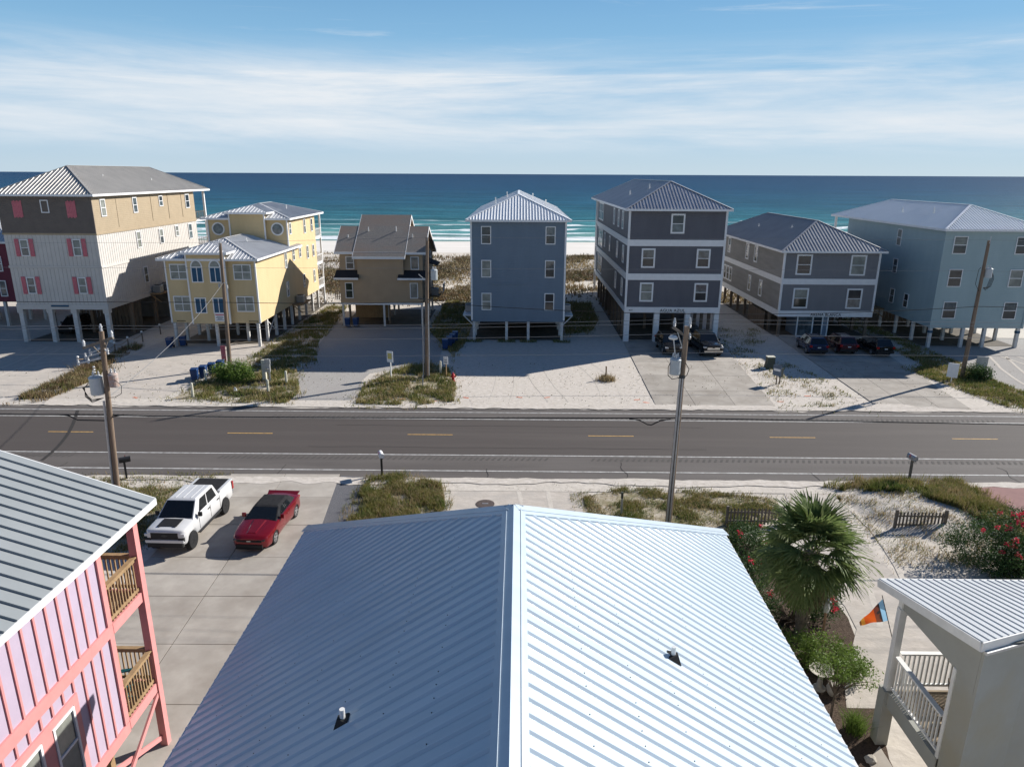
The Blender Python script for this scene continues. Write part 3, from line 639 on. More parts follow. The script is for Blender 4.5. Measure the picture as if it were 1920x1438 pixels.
for c in (-33.75, -27.1):
    n = 20; mb = MB(); ri, ro = .58, .72
    for i in range(n):
        a, b = 2 * math.pi * i / n, 2 * math.pi * (i + 1) / n
        mb.prism([(c + r_ * math.cos(t_), 81.0, 10.85 + r_ * math.sin(t_)) for r_, t_ in ((ro, a), (ro, b), (ri, b), (ri, a))], (0, -.07, 0))
    o = mb.build('round_window', 'white_trim', h)
    MB().prism([(c + ri * math.cos(2 * math.pi * i / n), 80.995, 10.85 + ri * math.sin(2 * math.pi * i / n)) for i in range(n)], (0, -.02, 0)).build('pane', 'glass_sky', o)
for y, z0, z1 in ((79.5, 6.7, 8.4), (82.4, 7.2, 8.5), (84.9, 7.3, 8.45), (88, 6.8, 8.4), (90.5, 6.8, 8.3), (81.9, 10.2, 11.5), (87.5, 9.9, 11.6), (90.5, 9.9, 11.5), (79.4, 3.5, 5.2), (85.8, 3.6, 5.2), (90.2, 3.6, 5.2)):
    window(h, 'r', -26.0, y, .8, z0, z1, 'glass_sky')
for z in (2.6, 5.7, 9.0): bx(-34.5, -26.1, 92, 95, z - .25, z).build('balcony_floor', 'white_trim', h)
for z in (2.6, 5.7, 9.0): railing(h, [(-26.05, 92.1), (-26.05, 94.9), (-34.4, 94.9)], z, 1.0, 'white_trim', 0.25)
for x in (-26.15, -30.4, -34.4): bx(x - .1, x + .1, 94.75, 94.95, 0, 12).build('balcony_post', 'white_trim', h)
posts(h, (-34.6, -30.4, -26.2), (70.0,), 2.37, 0.26)
posts(h, (-34.6, -32.4, -30.4, -28.2, -26.2), (72.4,), 2.37, 0.26)
posts(h, (-34.6, -30.4, -26.2), (75.2, 78, 80.8, 83.6, 86.4, 89.2, 91.8), 2.37, 0.26)
mb = MB(); mb.bar((-26.2, 75.2, 2.2), (-26.2, 72.5, .5), .08, .08); mb.bar((-26.2, 72.5, 2.2), (-26.2, 75.2, .5), .08, .08); mb.each('cross_brace', 'piling', h)
mb = MB()
for x in (-34.0, -26.7):
    for k in range(7): mb.box(x - .42 + k * .13, x - .34 + k * .13, YF - .03, YF + .01, 2.5, 2.6)
tag(mb.build('floor_vent', 'rubber', h), kind='stuff')
sg = bx(-30.3, -29.3, 69.53, 69.57, 2.62, 3.42).build('notice_sign', 'white_trim', h)
mb = MB()
mb.box(-30.22, -29.38, 69.515, 69.532, 3.24, 3.36)
mb.build('sign_heading', 'pink_shutter', sg)
mb = MB()
for k, (a, b) in enumerate(((-30.1, -29.5), (-30.2, -29.45), (-30.05, -29.55), (-30.18, -29.42))): mb.box(a, b, 69.515, 69.532, 3.1 - k * .12, 3.15 - k * .12)
tag(mb.build('sign_lines', 'blue_shutter', sg), kind='stuff')
platform(h, -26, -24.8, 80.5, 84, 2.45)

# ---------------------------------------------------------------- house 3: brown stucco house with shingle gable roof
h = thing('beach_house', 'brown stucco house with grey shingle gable roof on white posts', 'house', (-15.6, 80.2, 0))
wall(h, -20.3, -10.9, 80.9, 90.5, 2.65, 8.3, m='brown_stucco'); wall(h, -18.2, -13.0, 80.2, 80.95, 2.66, 7.95, m='brown_stucco'); wall(h, -20.29, -10.91, 80.21, 80.95, 2.655, 5.7, m='brown_stucco')
bx(-20.35, -10.85, 80.15, 80.3, 2.5, 2.72).build('belt_course', 'white_trim', h)
def gable(x0, x1, yf, zf, yr, zr, yb, zb, m='shingle'):
    a = [(x0, yf, zf), (x0, yr, zr), (x0, yb, zb)]; t = -.18
    mb = MB(); pts = [(x0, yf, zf), (x0, yr, zr), (x0, yb, zb), (x0, yb, zb + t), (x0, yr, zr + t * 1.3), (x0, yf, zf + t)]
    mb.prism([Vector(p) for p in pts], (x1 - x0, 0, 0)); o = mb.build('roof', m, h)
    fb = MB(); fb.box(x0 - .03, x1 + .03, yf - .04, yf, zf - .24, zf + .02); fb.box(x0 - .03, x1 + .03, yb, yb + .04, zb - .24, zb + .02)
    for x in (x0 - .04, x1):
        for (ya, za), (yb_, zb_) in (((yf, zf), (yr, zr)), ((yr, zr), (yb, zb))):
            fb.prism([(x, ya, za + .015), (x, yb_, zb_ + .015), (x, yb_, zb_ - .26), (x, ya, za - .26)], (.04, 0, 0))
    fb.build('fascia', 'white_trim', o); return o
gable(-18.6, -12.75, 79.75, 7.95, 86.0, 12.2, 91.2, 8.6); gable(-20.75, -10.5, 80.45, 8.40, 84.3, 11.02, 91.0, 7.6)
mb = MB()
for x in (-20.28, -10.94): mb.prism([(x, 80.9, 8.25), (x, 84.3, 10.75), (x, 90.4, 8.2)], (.04, 0, 0))
for x in (-18.2, -13.04): mb.prism([(x, 81, 8.3), (x, 86.0, 11.85), (x, 90.4, 8.9)], (.04, 0, 0))
mb.each('gable_wall', 'brown_stucco', h)
for x0, x1 in ((-20.75, -18.05), (-13.6, -10.5)):
    o = MB().prism([(x0, 79.6, 5.62), (x0, 80.9, 6.35), (x0, 80.9, 5.55), (x0, 79.6, 5.5)], (x1 - x0, 0, 0)).build('skirt_roof', 'dark_shingle', h)
    bx(x0 - .02, x1 + .02, 79.53, 79.6, 5.42, 5.64).build('fascia', 'white_trim', o)
o = MB().prism([(-10.9, 83, 7.1), (-10.9, 86.2, 7.1), (-9.5, 86.2, 6.6), (-9.5, 83, 6.6)], (0, 0, .12)).build('skirt_roof', 'dark_shingle', h)
window(h, 'f', 80.9, -19.15, .95, 6.42, 7.9, 'glass_sky'); window(h, 'f', 80.9, -11.8, .95, 6.42, 7.9, 'glass_blind', bar='')
window(h, 'f', 80.21, -19.25, .9, 3.23, 5.03, 'glass_sky'); window(h, 'f', 80.21, -11.88, .92, 3.24, 5.03, 'glass', bar='')
for y, z0, z1 in ((88, 6.3, 7.8), (88, 3.4, 5.0), (84, 3.4, 5)): window(h, 'r', -10.9, y, .9, z0, z1)
vents(h, [(-17.4, 83.5, 10.6), (-14.2, 83.5, 10.7), (-19.6, 82.6, 9.8), (-12.2, 82.6, 9.9)])
posts(h, (-20.1, -15.4, -11.05), (80.4, 83.5, 87, 90.2), 2.6, 0.22)
posts(h, (-19.6, -15.0), (81.6,), 2.6, 0.18, 'wood_piling')
bx(-19.8, -15.8, 85.2, 85.35, 0, 2.6).build('storage_wall', 'lumber', h)
platform(h, -10.9, -9.6, 85.2, 87.2, 2.7)
railing(h, [(-10.7, 87.6), (-9.4, 87.6), (-9.4, 90)], 2.7, 1.0, 'white_trim', .2)

# ---------------------------------------------------------------- house 4: narrow slate blue house
h = thing('beach_house', 'narrow slate blue three storey house with white hip roof', 'house', (0, 73, 0))
wall(h, -4.85, 4.72, 73, 98, 2.28, 12.42, m='slate_siding')
mb = MB()
for x in (-4.85, 4.72): mb.box(x - .09, x + .09, 72.95, 73.1, 2.27, 12.4)
mb.each('corner_board', 'white_trim', h)
bx(-4.95, 4.82, 72.98, 98.02, 2.1, 2.3).build('belt_course', 'slate_siding', h)
for x in (-3.33, 3.18):
    for z0, z1 in ((10.07, 11.86), (6.7, 8.48), (3.32, 5.11)): window(h, 'f', 73, x, 1.02, z0, z1, 'glass_blind')
bx(-3.0, .7, 72.95, 73.0, 5.98, 6.14).build('siding_seam', 'slate_siding', h)
hip_roof(h, -5.35, 5.22, 72.5, 101, 12.5, 2.35, 'white_metal_roof', 0.30, rib_h=.05)
vents(h, [(-2.6, 80, 14.1), (-1.4, 84, 14.6), (1.5, 82, 14.5), (2.9, 80, 13.9)])
posts(h, (-4.65, -1.24, 1.04, 4.55), (73.2,), 2.2, 0.27)
posts(h, (-4.65, 4.5), (76, 79, 82, 85, 88, 91, 94, 97), 2.2, 0.27)
posts(h, (-1.24, 1.04), (79, 85, 91), 2.2, 0.27, 'wood_piling')
for s in (-1, 1):
    xa = -4.85 if s < 0 else 4.72
    mb = MB(); mb.box(min(xa, xa + s * 1.1), max(xa, xa + s * 1.1), 75, 79, 2.3, 2.42); mb.bar((xa + s * 1.0, 75.1, 2.3), (xa, 75.1, 1.3), .1, .1); mb.bar((xa + s * 1.0, 78.9, 2.3), (xa, 78.9, 1.3), .1, .1)
    mb.build('equipment_platform', 'white_trim', h)
bx(-3.4, 3.4, 90, 90.2, 0, 2.2).build('storage_wall', 'concrete_dark', h)

# ---------------------------------------------------------------- house 5: tall charcoal house with white bands
h = thing('beach_house', 'tall charcoal three storey house with white bands, reading AGUA AZUL', 'house', (15.9, 73.1, 0))
wall(h, 11.1, 20.8, 73.1, 102.5, 3.2, 13.5, m='charcoal_siding')
for z0, z1 in ((3.15, 3.72), (6.53, 7.18), (9.96, 10.59)): bx(11.02, 20.88, 73.02, 102.58, z0, z1).build('belt_course', 'white_trim', h)
mb = MB()
for x in (11.1, 20.8): mb.box(x - .1, x + .1, 73.0, 73.2, 3.7, 13.5)
mb.box(11.0, 11.2, 102.4, 102.6, 3.7, 13.5); mb.each('corner_board', 'white_trim', h)
def framed(face, p, c, w, z0, z1, g='glass_sky', root=None): return window(root or h, face, p, c, w, z0, z1, g, fw=.16)
for c, z0, z1 in ((15.95, 11.21, 13.16), (13.17, 7.77, 9.73), (18.76, 7.78, 9.7), (13.18, 4.29, 6.27), (18.78, 4.31, 6.24)): framed('f', 73.1, c, 1.4, z0, z1, random.choice(('glass', 'glass_sky')))
for y in (77.7, 81.0, 84.9): framed('l', 11.1, y, 1.1, 11.3, 13.2)
for y in (76.4, 81.2, 88, 93.2): framed('l', 11.1, y, 1.1, 7.9, 9.75)
for y in (76.3, 81.5): framed('l', 11.1, y, 1.1, 4.4, 6.3)
for z0, z1 in ((11.0, 13.3), (7.5, 9.9), (4.0, 6.4)):
    for k in range(3): framed('l', 11.1, 96.6 + k * 1.75, 1.7, z0, z1)
hip_roof(h, 10.65, 21.25, 72.6, 108, 13.62, 2.62, 'silver_roof', 0.33, rib_h=.05)
vents(h, [(14.2, 80.5, 15.6), (12.7, 84.5, 14.8)])
for z in (3.4, 6.9, 10.3): bx(11.2, 20.7, 102.5, 106, z - .3, z).build('balcony_floor', 'white_trim', h)
for x in (11.3, 16, 20.6): bx(x - .15, x + .15, 105.7, 106, 0, 13.6).build('balcony_post', 'white_trim', h)
for x0, x1 in ((11.06, 11.6), (14.15, 14.7), (17.39, 17.9), (20.38, 20.87)): bx(x0, x1, 73.08, 73.6, -.2, 3.15).build('garage_column', 'white_trim', h)
posts(h, (11.3, 20.6), (76, 79, 82, 85, 88, 91, 94, 97, 100), 3.2, 0.3, 'wood_piling')
posts(h, (14.4, 17.6), (80, 87, 94), 3.2, 0.3, 'wood_piling')
bx(11.4, 20.5, 86, 86.2, 0, 3.1).build('garage_back_wall', 'charcoal_siding', h)
text_part(h, 'AGUA AZUL', 15.98, 73.0, 3.24, .44)
text_part(h, '977', 11.65, 73.0, 3.3, .24)

# ---------------------------------------------------------------- house 6: grey two storey house
h = thing('beach_house', 'grey two storey house with white band and glass entry, reading ARENA BLANCA', 'house', (33.1, 76, 0))
wall(h, 28.1, 38.1, 76, 98.5, 2.3, 9.2, m='grey_siding')
bx(28.08, 28.2, 76.02, 98.48, 2.31, 9.19).build('wall', 'weathered_grey_siding', h)
for z0, z1 in ((2.26, 2.9), (5.74, 6.35)): bx(28.02, 38.18, 75.92, 98.58, z0, z1).build('belt_course', 'white_trim', h)
mb = MB()
for x in (28.1, 38.1): mb.box(x - .1, x + .1, 75.9, 76.1, 2.9, 9.15)
mb.each('corner_board', 'white_trim', h)
for c, z0, z1 in ((30.21, 6.76, 8.91), (35.92, 6.71, 8.88), (30.24, 3.17, 5.35), (35.97, 3.16, 5.33)): framed('f', 76, c, 1.65, z0, z1, 'glass_blind' if c > 33 or z0 < 4 else 'glass_sky')
for y in (96.2, 88.5, 85.2): framed('l', 28.1, y, 1.2, 7.0, 8.95)
for y in (94.6, 95.9, 97.2, 86.6, 82.5): framed('l', 28.1, y, 1.1, 3.4, 5.3)
hip_roof(h, 27.6, 38.65, 75.5, 103, 9.3, 2.8, 'dark_metal_roof', 0.36, rib_h=.05)
vents(h, [(31.2, 83.2, 11.1), (30.3, 92, 10.7)])
posts(h, (28.4, 37.8), (76.4, 79.5, 82.5, 85.5, 88.5, 91.5, 94.5, 97.5), 2.3, 0.28, 'wood_piling')
posts(h, (33, 36), (83, 90), 2.3, 0.28, 'wood_piling')
e = bx(30.35, 33.6, 76.3, 79.5, 0, 2.25).build('entry_room', 'slate_siding', h)
mb = MB()
for x in (30.33, 32.0, 33.05, 33.62): mb.box(x - .06, x + .06, 76.22, 76.3, 0, 2.25)
mb.box(30.3, 33.65, 76.22, 76.3, 0, .1); mb.build('entry_frame', 'white_trim', e)
bx(32.12, 32.95, 76.24, 76.3, .12, 2.1).build('entry_door', 'glass', e)
bx(30.45, 31.9, 76.26, 76.3, .12, 2.15).build('entry_glass', 'glass_sky', e)
mb = MB()
for k in range(14): mb.box(28.0, 28.05, 80 + k * .42, 80.3 + k * .42, 0, 2.0)
mb.each('slat', 'wood_piling', h)
text_part(h, 'ARENA BLANCA', 33.15, 75.9, 2.36, .42)

# ---------------------------------------------------------------- house 7: aqua house
h = thing('beach_house', 'pale aqua three storey house with white hip roof at right edge', 'house', (46.6, 71.5, 0))
wall(h, 42.0, 51.3, 71.5, 93, 2.05, 11.85, m='aqua_siding')
mb = MB()
for x in (42.0, 51.3): mb.box(x - .1, x + .1, 71.42, 71.6, 2.04, 11.8)
mb.each('corner_board', 'aqua_siding', h)
for c, z0, z1, g_ in ((43.53, 9.52, 11.24, 'glass'), (49.67, 9.5, 11.2, 'glass'), (43.58, 6.26, 8.02, 'glass_blind'), (49.64, 6.27, 8.0, 'glass_blind'), (43.6, 3.03, 4.75, 'glass'), (49.68, 3.0, 4.75, 'glass_blind')):
    window(h, 'f', 71.5, c, 1.36, z0, z1, g_, fw=.07)
for y, z0, z1 in ((80.1, 9.5, 11.3), (80.1, 6.5, 8.1), (79.8, 3.2, 4.8), (76.8, 3.2, 4.7)): window(h, 'l', 42.0, y, .95, z0, z1, 'glass_blind', fw=.07)
hip_roof(h, 41.6, 51.8, 71.0, 97.5, 11.93, 2.12, 'white_metal_roof', 0.30, rib_h=.05)
vents(h, [(44.4, 78.5, 13.3), (43.9, 84, 13.1)])
for x in (42.15, 46.6, 51.1): bx(x - .12, x + .12, 97, 97.25, 0, 11.9).build('balcony_post', 'white_trim', h)
for z in (2.3, 5.5, 8.8): bx(42.1, 51.2, 93, 97.2, z - .2, z).build('balcony_floor', 'white_trim', h)
posts(h, (42.2, 45.5, 47.7, 51.1), (71.75,), 2.05, 0.3)
posts(h, (42.2, 45.5, 48.5, 51.1), (75, 78.5, 82, 86, 90), 2.05, 0.28)
mb = MB()
for x in (42.2, 51.1): mb.box(x - .18, x + .18, 71.58, 71.93, 1.5, 1.75)
mb.each('post_band', 'blue_shutter', h)
platform(h, 40.7, 42.0, 81.0, 86, 2.3)
for root_name, (x0, x1, y, z1) in (('AGUA', (11.5, 20.4, 92, 3.1)), ('ARENA', (28.6, 37.6, 84, 2.2)), ('aqua', (43, 50.5, 84, 2.0)), ('slate', (-4.0, 4.0, 86, 2.1)), ('tan top', (-50.5, -43, 79.5, 3.3)), ('yellow', (-34.0, -27, 84, 2.3))):
    hh = next(o for o in COL.objects if o.get('category') == 'house' and root_name in o['label'])
    k = x0
    while k < x1: bx(k, k + .32, y, y + .06, 0.02, z1).build('enclosure_board', 'wood_piling', hh); k += .40
ac_unit(-41.15, 80.4, 3.75, 'grey air conditioner on the bracket beside the white board house')
ac_unit(-41.15, 82.2, 3.75, 'second air conditioner on the bracket beside the white board house')
ac_unit(-25.4, 82.0, 2.45, 'air conditioner on the bracket at the side of the yellow house')
ac_unit(-10.2, 86.2, 2.7, 'air conditioner on the bracket beside the brown stucco house')
ac_unit(-5.4, 77, 2.42, 'air conditioner on the left bracket of the slate blue house')
ac_unit(5.27, 77, 2.42, 'air conditioner on the right bracket of the slate blue house')
ac_unit(41.3, 83.5, 2.3, 'air conditioner on the deck beside the aqua house')
# ---------------------------------------------------------------- foreground houses
mat('lavender', (0.44, 0.37, 0.465), (0.41, 0.345, 0.435), 2.0, 0.7, 0.3)
mat('pink_paint', (0.64, 0.27, 0.26), (0.59, 0.245, 0.235), 3.0, 0.6, 0.3)
mat('seam_roof', (0.29, 0.31, 0.315), (0.26, 0.28, 0.285), 0.8, 0.38, 0.5)
mat('seam_dark', (0.035, 0.035, 0.04), None, 3, 0.5, 0.4)
mat('porch_white', (0.74, 0.735, 0.71), (0.66, 0.655, 0.63), 3, 0.6, 0.3)
mat('grey_stucco', (0.345, 0.35, 0.325), (0.31, 0.315, 0.29), 0.7, 0.85, 0.2, bump=0.12, bscale=40, c3=(0.33, 0.315, 0.255), s3=0.5)
mat('porch_roof_metal', (0.54, 0.555, 0.565), (0.50, 0.515, 0.525), .6, .4, .4)
mat('beige_wall', (0.50, 0.47, 0.42), None, 1.0, 0.8, 0.2, lap=(2, 0.18))
mat('teal_plastic', (0.012, 0.18, 0.19), (0.01, 0.15, 0.16), 3, 0.4, 0.5)
mat('deck_board', (0.33, 0.26, 0.18), (0.24, 0.19, 0.13), 5, 0.8, 0.2, stretch=(0.3, 1, 1))
mat('white_rib_roof', (0.455, 0.53, 0.595), (0.412, 0.483, 0.545), 2.5, 0.28, 0.5, bump=0.04, bscale=2, stretch=(.16, 1, .16), orand=.035)

def clip_half(poly, e, s, keep_ge):
    out = []; n = len(poly)
    for i in range(n):
        a, b = poly[i], poly[(i + 1) % n]; ea, eb = a.dot(e) - s, b.dot(e) - s
        if not keep_ge: ea, eb = -ea, -eb
        if ea >= 0: out.append(a)
        if (ea < 0) != (eb < 0): out.append(a.lerp(b, ea / (ea - eb)))
    return out
def roof_panels(parent, poly, e, sp, m, rib_h, rib_w, name='roof_panel', phase=0.0, thick=0.02, rib_m=None, trim=0.0, tw=.25):
    """one object per metal roof sheet: a flat pan with a raised rib along its edge"""
    poly = [Vector(p) for p in poly]; e = Vector(e).normalized()
    nrm = (poly[1] - poly[0]).cross(poly[2] - poly[0]).normalized()
    if nrm.z < 0: nrm = -nrm
    d = nrm.cross(e).normalized()
    if d.z > 0: d = -d
    base = poly[0].dot(nrm); lo = min(p.dot(e) for p in poly); hi = max(p.dot(e) for p in poly); s = lo - phase * sp
    while s < hi - 0.01:
        q = clip_half(clip_half(poly, e, s + 0.001, True), e, s + sp - 0.001, False)
        if len(q) >= 3:
            mb = MB(); mb.prism([p for p in q], nrm * thick)
            t = clip_line(poly, e, d, s + rib_w / 2 + 0.002)
            if t and t[1] - t[0] > 0.1:
                a, b = t[0] + trim, t[1] + 0.01; c = s + rib_w / 2 + 0.002
                P = lambda ee, dd, nn: e * ee + d * dd + nrm * (base + thick + nn)
                vs = [P(c - rib_w / 2, a, -.002), P(c + rib_w / 2, a, -.002), P(c + rib_w * tw, a, rib_h), P(c - rib_w * tw, a, rib_h),
                      P(c - rib_w / 2, b, -.002), P(c + rib_w / 2, b, -.002), P(c + rib_w * tw, b, rib_h), P(c - rib_w * tw, b, rib_h)]
                mb.add(vs, [(0, 1, 2, 3), (7, 6, 5, 4), (1, 5, 6, 2), (2, 6, 7, 3), (3, 7, 4, 0)])
            mb.build(name, m, parent)
        s += sp
    return nrm, d
def screws(parent, rows, m='rubber'):
    mb = MB()
    for p, n in rows: mb.cyl(p, Vector(p) + n * 0.010, 0.009, 0.006, 5)
    tag(mb.build('roof_screws', m, parent), kind='stuff')

# house A: white ribbed hip roof under the camera
h = thing('foreground_house', 'house in the foreground under a broad white ribbed metal hip roof', 'house', (0, 8, 0))
XM, HW, YE, YR, ZE, ZR, YB = -0.06, 5.84, 18.05, 11.62, 7.30, 11.15, -7.0
wall(h, XM - HW + .5, XM + HW - .5, YB + .5, YE - .5, 0.0, 7.3, m='beige_wall')
rf = bx(XM - HW + .04, XM + HW - .04, YB + .04, YE - .04, ZE - .28, ZE - .06).build('roof', 'white_trim', h)
rf['label'] = 'white ribbed metal hip roof'
A, B, P, Q, C, D = (XM - HW, YE, ZE), (XM + HW, YE, ZE), (XM, YR, ZR), (XM, YB, ZR), (XM + HW, YB, ZE), (XM - HW, YB, ZE)
SP = 0.252
nR, dR = roof_panels(rf, [B, P, Q, C], (0, 1, 0), SP, 'white_rib_roof', .027, .10, tw=.14)
nL, dL = roof_panels(rf, [A, D, Q, P], (0, 1, 0), SP, 'white_rib_roof', .027, .10, tw=.14)
roof_panels(rf, [A, B, P], (1, 0, 0), SP, 'white_rib_roof', .027, .10, tw=.14)
for a, b in ((A, P), (B, P), (P, Q)):          # caps over ridge and hips, folded to both slopes
    a = Vector(a); b = Vector(b); ax = (b - a).normalized()
    n1, n2 = (nL, nR) if (a, b) == (Vector(P), Vector(Q)) else ((nL if a.x < XM else nR), Vector((0, ZR - ZE, YE - YR)).normalized())
    mb = MB(); apx = (n1 + n2).normalized() * .062
    for nn in (n1, n2):
        side = ax.cross(nn).normalized()
        cen = (Vector(P) + Vector(Q)) / 2 if nn in (nL, nR) else (Vector(A) + Vector(B)) / 2
        tgt = Vector((XM + (3 if nn == nR else -3), 4, 9)) if nn in (nL, nR) else Vector((XM, 16, 8.5))
        if side.dot(tgt - (a + b) / 2) < 0: side = -side
        w = .22; up = nn * .05; lip = nn * .018
        mb.add([a + apx, b + apx, b + side * w + up, a + side * w + up, a + side * w + lip, b + side * w + lip], [(0, 1, 2, 3), (3, 2, 5, 4)])
        mb.bar(a + side * w * .55 + nn * .058, b + side * w * .55 + nn * .058, .02, .012, up=nn)
    mb.build('ridge_cap', 'white_rib_roof', rf)
rows = []
y = YB + .1
while y < YE:
    for sgn, nn, dd in ((1, nR, dR), (-1, nL, dL)):
        top = max(0, (y - YR)) * HW / (YE - YR)
        for k, off in enumerate((.33, 1.15, 2.0, 2.85, 3.7, 4.55, 5.4, 6.2)):
            hx = off * math.cos(math.atan2(ZR - ZE, HW)) + (top if y > YR else 0)
            if hx < HW - .1 and random.random() < (.5 if k == 0 else .6):
                p = Vector((XM + sgn * hx, y + (.02 if k else -.06), ZR - hx * (ZR - ZE) / HW)) + nn * .022; rows.append((p, nn))
    y += SP
screws(rf, rows)
fb = MB(); fb.box(XM - HW - .03, XM + HW + .03, YE, YE + .03, ZE - .25, ZE + .02); fb.box(XM - HW - .03, XM - HW, YB, YE, ZE - .25, ZE + .02); fb.box(XM + HW, XM + HW + .03, YB, YE, ZE - .25, ZE + .02)
fb.each('fascia', 'white_trim', rf)
for x, y in ((-2.38, 8.05), (2.52, 9.7)):
    z = ZR - abs(x - XM) * (ZR - ZE) / HW; nn = nL if x < 0 else nR
    v = MB().cyl((x, y, z - .05), (x, y, z + .24), .038, .038, 12).build('vent_pipe', 'pvc', rf)
    side = Vector((0, 1, 0)); dn = dL if x < 0 else dR; c = Vector((x, y, z)) + nn * .03
    mb = MB(); mb.add([c + dn * .12 + side * .11, c + dn * .12 - side * .11, c - dn * .12 - side * .11, c - dn * .12 + side * .11, c + nn * .10 + Vector((.0, .035, 0)), c + nn * .10 - Vector((0, .035, 0))],
           [(0, 1, 2, 3), (0, 4, 5, 1), (1, 5, 2), (2, 5, 4, 3), (3, 4, 0)])
    mb.build('vent_boot', 'rubber', v)

# house B: pink and lavender house at the left
h = thing('lavender_house', 'lavender board and batten house with pink trim and grey seam roof', 'house', (-15, 10, 0))
XW, YW = -10.75, 16.1
wall(h, -22.5, XW, -4, YW, 2.05, 7.84, m='lavender')
def pboard(*a, n='trim_board'): return bx(*a).build(n, 'pink_paint', h)
pboard(XW - .05, XW + .06, -4, YW + .02, 5.12, 5.45); pboard(XW - .05, XW + .06, -4, YW + .02, 2.0, 2.32); pboard(XW - .05, XW + .055, YW - .16, YW + .03, 2.33, 7.75)
k = 0
WIN = ((13.36, 14.17), (12.12, 12.96))
for y in np.arange(YW - .55, -4, -.406):
    for z0, z1 in ((5.45, 7.8), (2.32, 5.12)):
        if z0 < 3 and any(a - .22 < y < b + .22 for a, b in WIN):
            pboard(XW - .02, XW + .035, y - .03, y + .03, 4.78, 5.12, n='batten'); continue
        pboard(XW - .02, XW + .035, y - .03, y + .03, z0, z1, n='batten')
for a, b in WIN:
    window(h, 'r', XW, (a + b) / 2, b - a, 2.72, 4.52, 'glass_sky', fw=.065)
    pboard(XW - .03, XW + .05, a - .2, b + .2, 4.54, 4.74); pboard(XW - .03, XW + .05, a - .2, a - .01, 2.33, 4.54); pboard(XW - .03, XW + .05, b + .01, b + .2, 2.33, 4.54)
# roof: plane falling towards the drive, eave along y
EX, EZ, TS, YF_, XR = -10.35, 7.98, 0.34, 18.35, -17.2
ZRr = EZ + (EX - XR) * TS
rf = MB().prism([(EX, YF_, EZ - .02), (XR, YF_, ZRr - .02), (XR - (EX - XR), YF_, EZ - .02), (XR - (EX - XR), YF_, EZ - .2), (XR, YF_, ZRr - .22), (EX, YF_, EZ - .2)], (0, -24, 0)).build('roof', 'pink_paint', h)
rf['label'] = 'grey standing seam metal roof with pink underside'
roof_panels(rf, [(EX + .03, YF_ + .03, EZ - .0), (XR, YF_ + .03, ZRr), (XR, -5, ZRr), (EX + .03, -5, EZ - .0)], (0, 1, 0), .39, 'seam_roof', .05, .035)
roof_panels(rf, [(XR, YF_ + .03, ZRr), (2 * XR - EX, YF_ + .03, EZ), (2 * XR - EX, -5, EZ), (XR, -5, ZRr)], (0, 1, 0), .39, 'seam_roof', .05, .035)
bx(EX + .03, EX + .06, -5, YF_ + .03, EZ - .17, EZ + .015).build('fascia', 'white_trim', rf)
MB().bar((EX, YF_ + .05, EZ - .08), (XR, YF_ + .05, ZRr - .08), .03, .2).build('fascia', 'white_trim', rf)
# two stacked porches at the road end
XO = -10.75; YO = 17.75
pst = [(XO, YO), (XO - 4.5, YO)]
for x, y in pst:
    bx(x - .12, x + .10, y - .11, y + .11, 0, 7.85).build('porch_post', 'pink_paint', h)
for z in (5.12, 2.04):
    pboard(XO - .05, XO + .06, YW + .04, YO - .12, z, z + .3, n='porch_beam'); pboard(-15.2, XO - .13, YO - .05, YO + .05, z, z + .3, n='porch_beam')
    fl = bx(-15.2, XO - .06, YW, YO - .06, z + .12, z + .2).build('porch_floor', 'deck_board', h)
    for yb in np.arange(YW + .02, YO - .1, .145): bx(-15.2, XO - .07, yb, yb + .13, z + .2, z + .235).build('deck_plank', 'deck_board', fl)
    zt = z + 1.42
    for (a, b) in (((XO, YW + .05), (XO, YO - .12)), ((-15.1, YO), (XO - .13, YO))):
        A_ = Vector((*a, 0)); B_ = Vector((*b, 0)); mb = MB()
        mb.bar(A_ + Vector((0, 0, zt)), B_ + Vector((0, 0, zt)), .14, .04); mb.bar(A_ + Vector((0, 0, zt - .09)), B_ + Vector((0, 0, zt - .09)), .04, .09); mb.bar(A_ + Vector((0, 0, z + .42)), B_ + Vector((0, 0, z + .42)), .04, .09)
        ro = mb.build('railing', 'lumber', h); L = (B_ - A_).length; n = int(L / .125)
        for i in range(1, n):
            p = A_.lerp(B_, i / n); bx(p.x - .018, p.x + .018, p.y - .018, p.y + .018, z + .25, zt - .02).build('baluster', 'lumber', ro)
pboard(-15.2, XO - .13, YO - .05, YO + .05, 7.55, 7.82, n='porch_beam'); pboard(XO - .05, XO + .05, YW + .04, YO - .12, 7.5, 7.8, n='porch_beam')
for a, b in (((XO + .04, YO - .1, 1.95), (XO + .04, 14.2, -.1)), ((XO - .05, YO - .1, .35), (XO - .05, 14.0, 2.0))): MB().bar(a, b, .14, .06, up=(1, 0, 0)).build('cross_brace', 'pink_paint', h)
bx(XO - .12, XO + .1, 13.7, 13.92, 0, 2.05).build('porch_post', 'pink_paint', h)
for x, y in ((-11.6, 16.3), (-15, 16.2), (-19, 16.0), (-11.2, 10), (-15, 10), (-11.2, 4)): bx(x - .1, x + .1, y - .1, y + .1, 0, 2.1).build('piling', 'lumber', h)
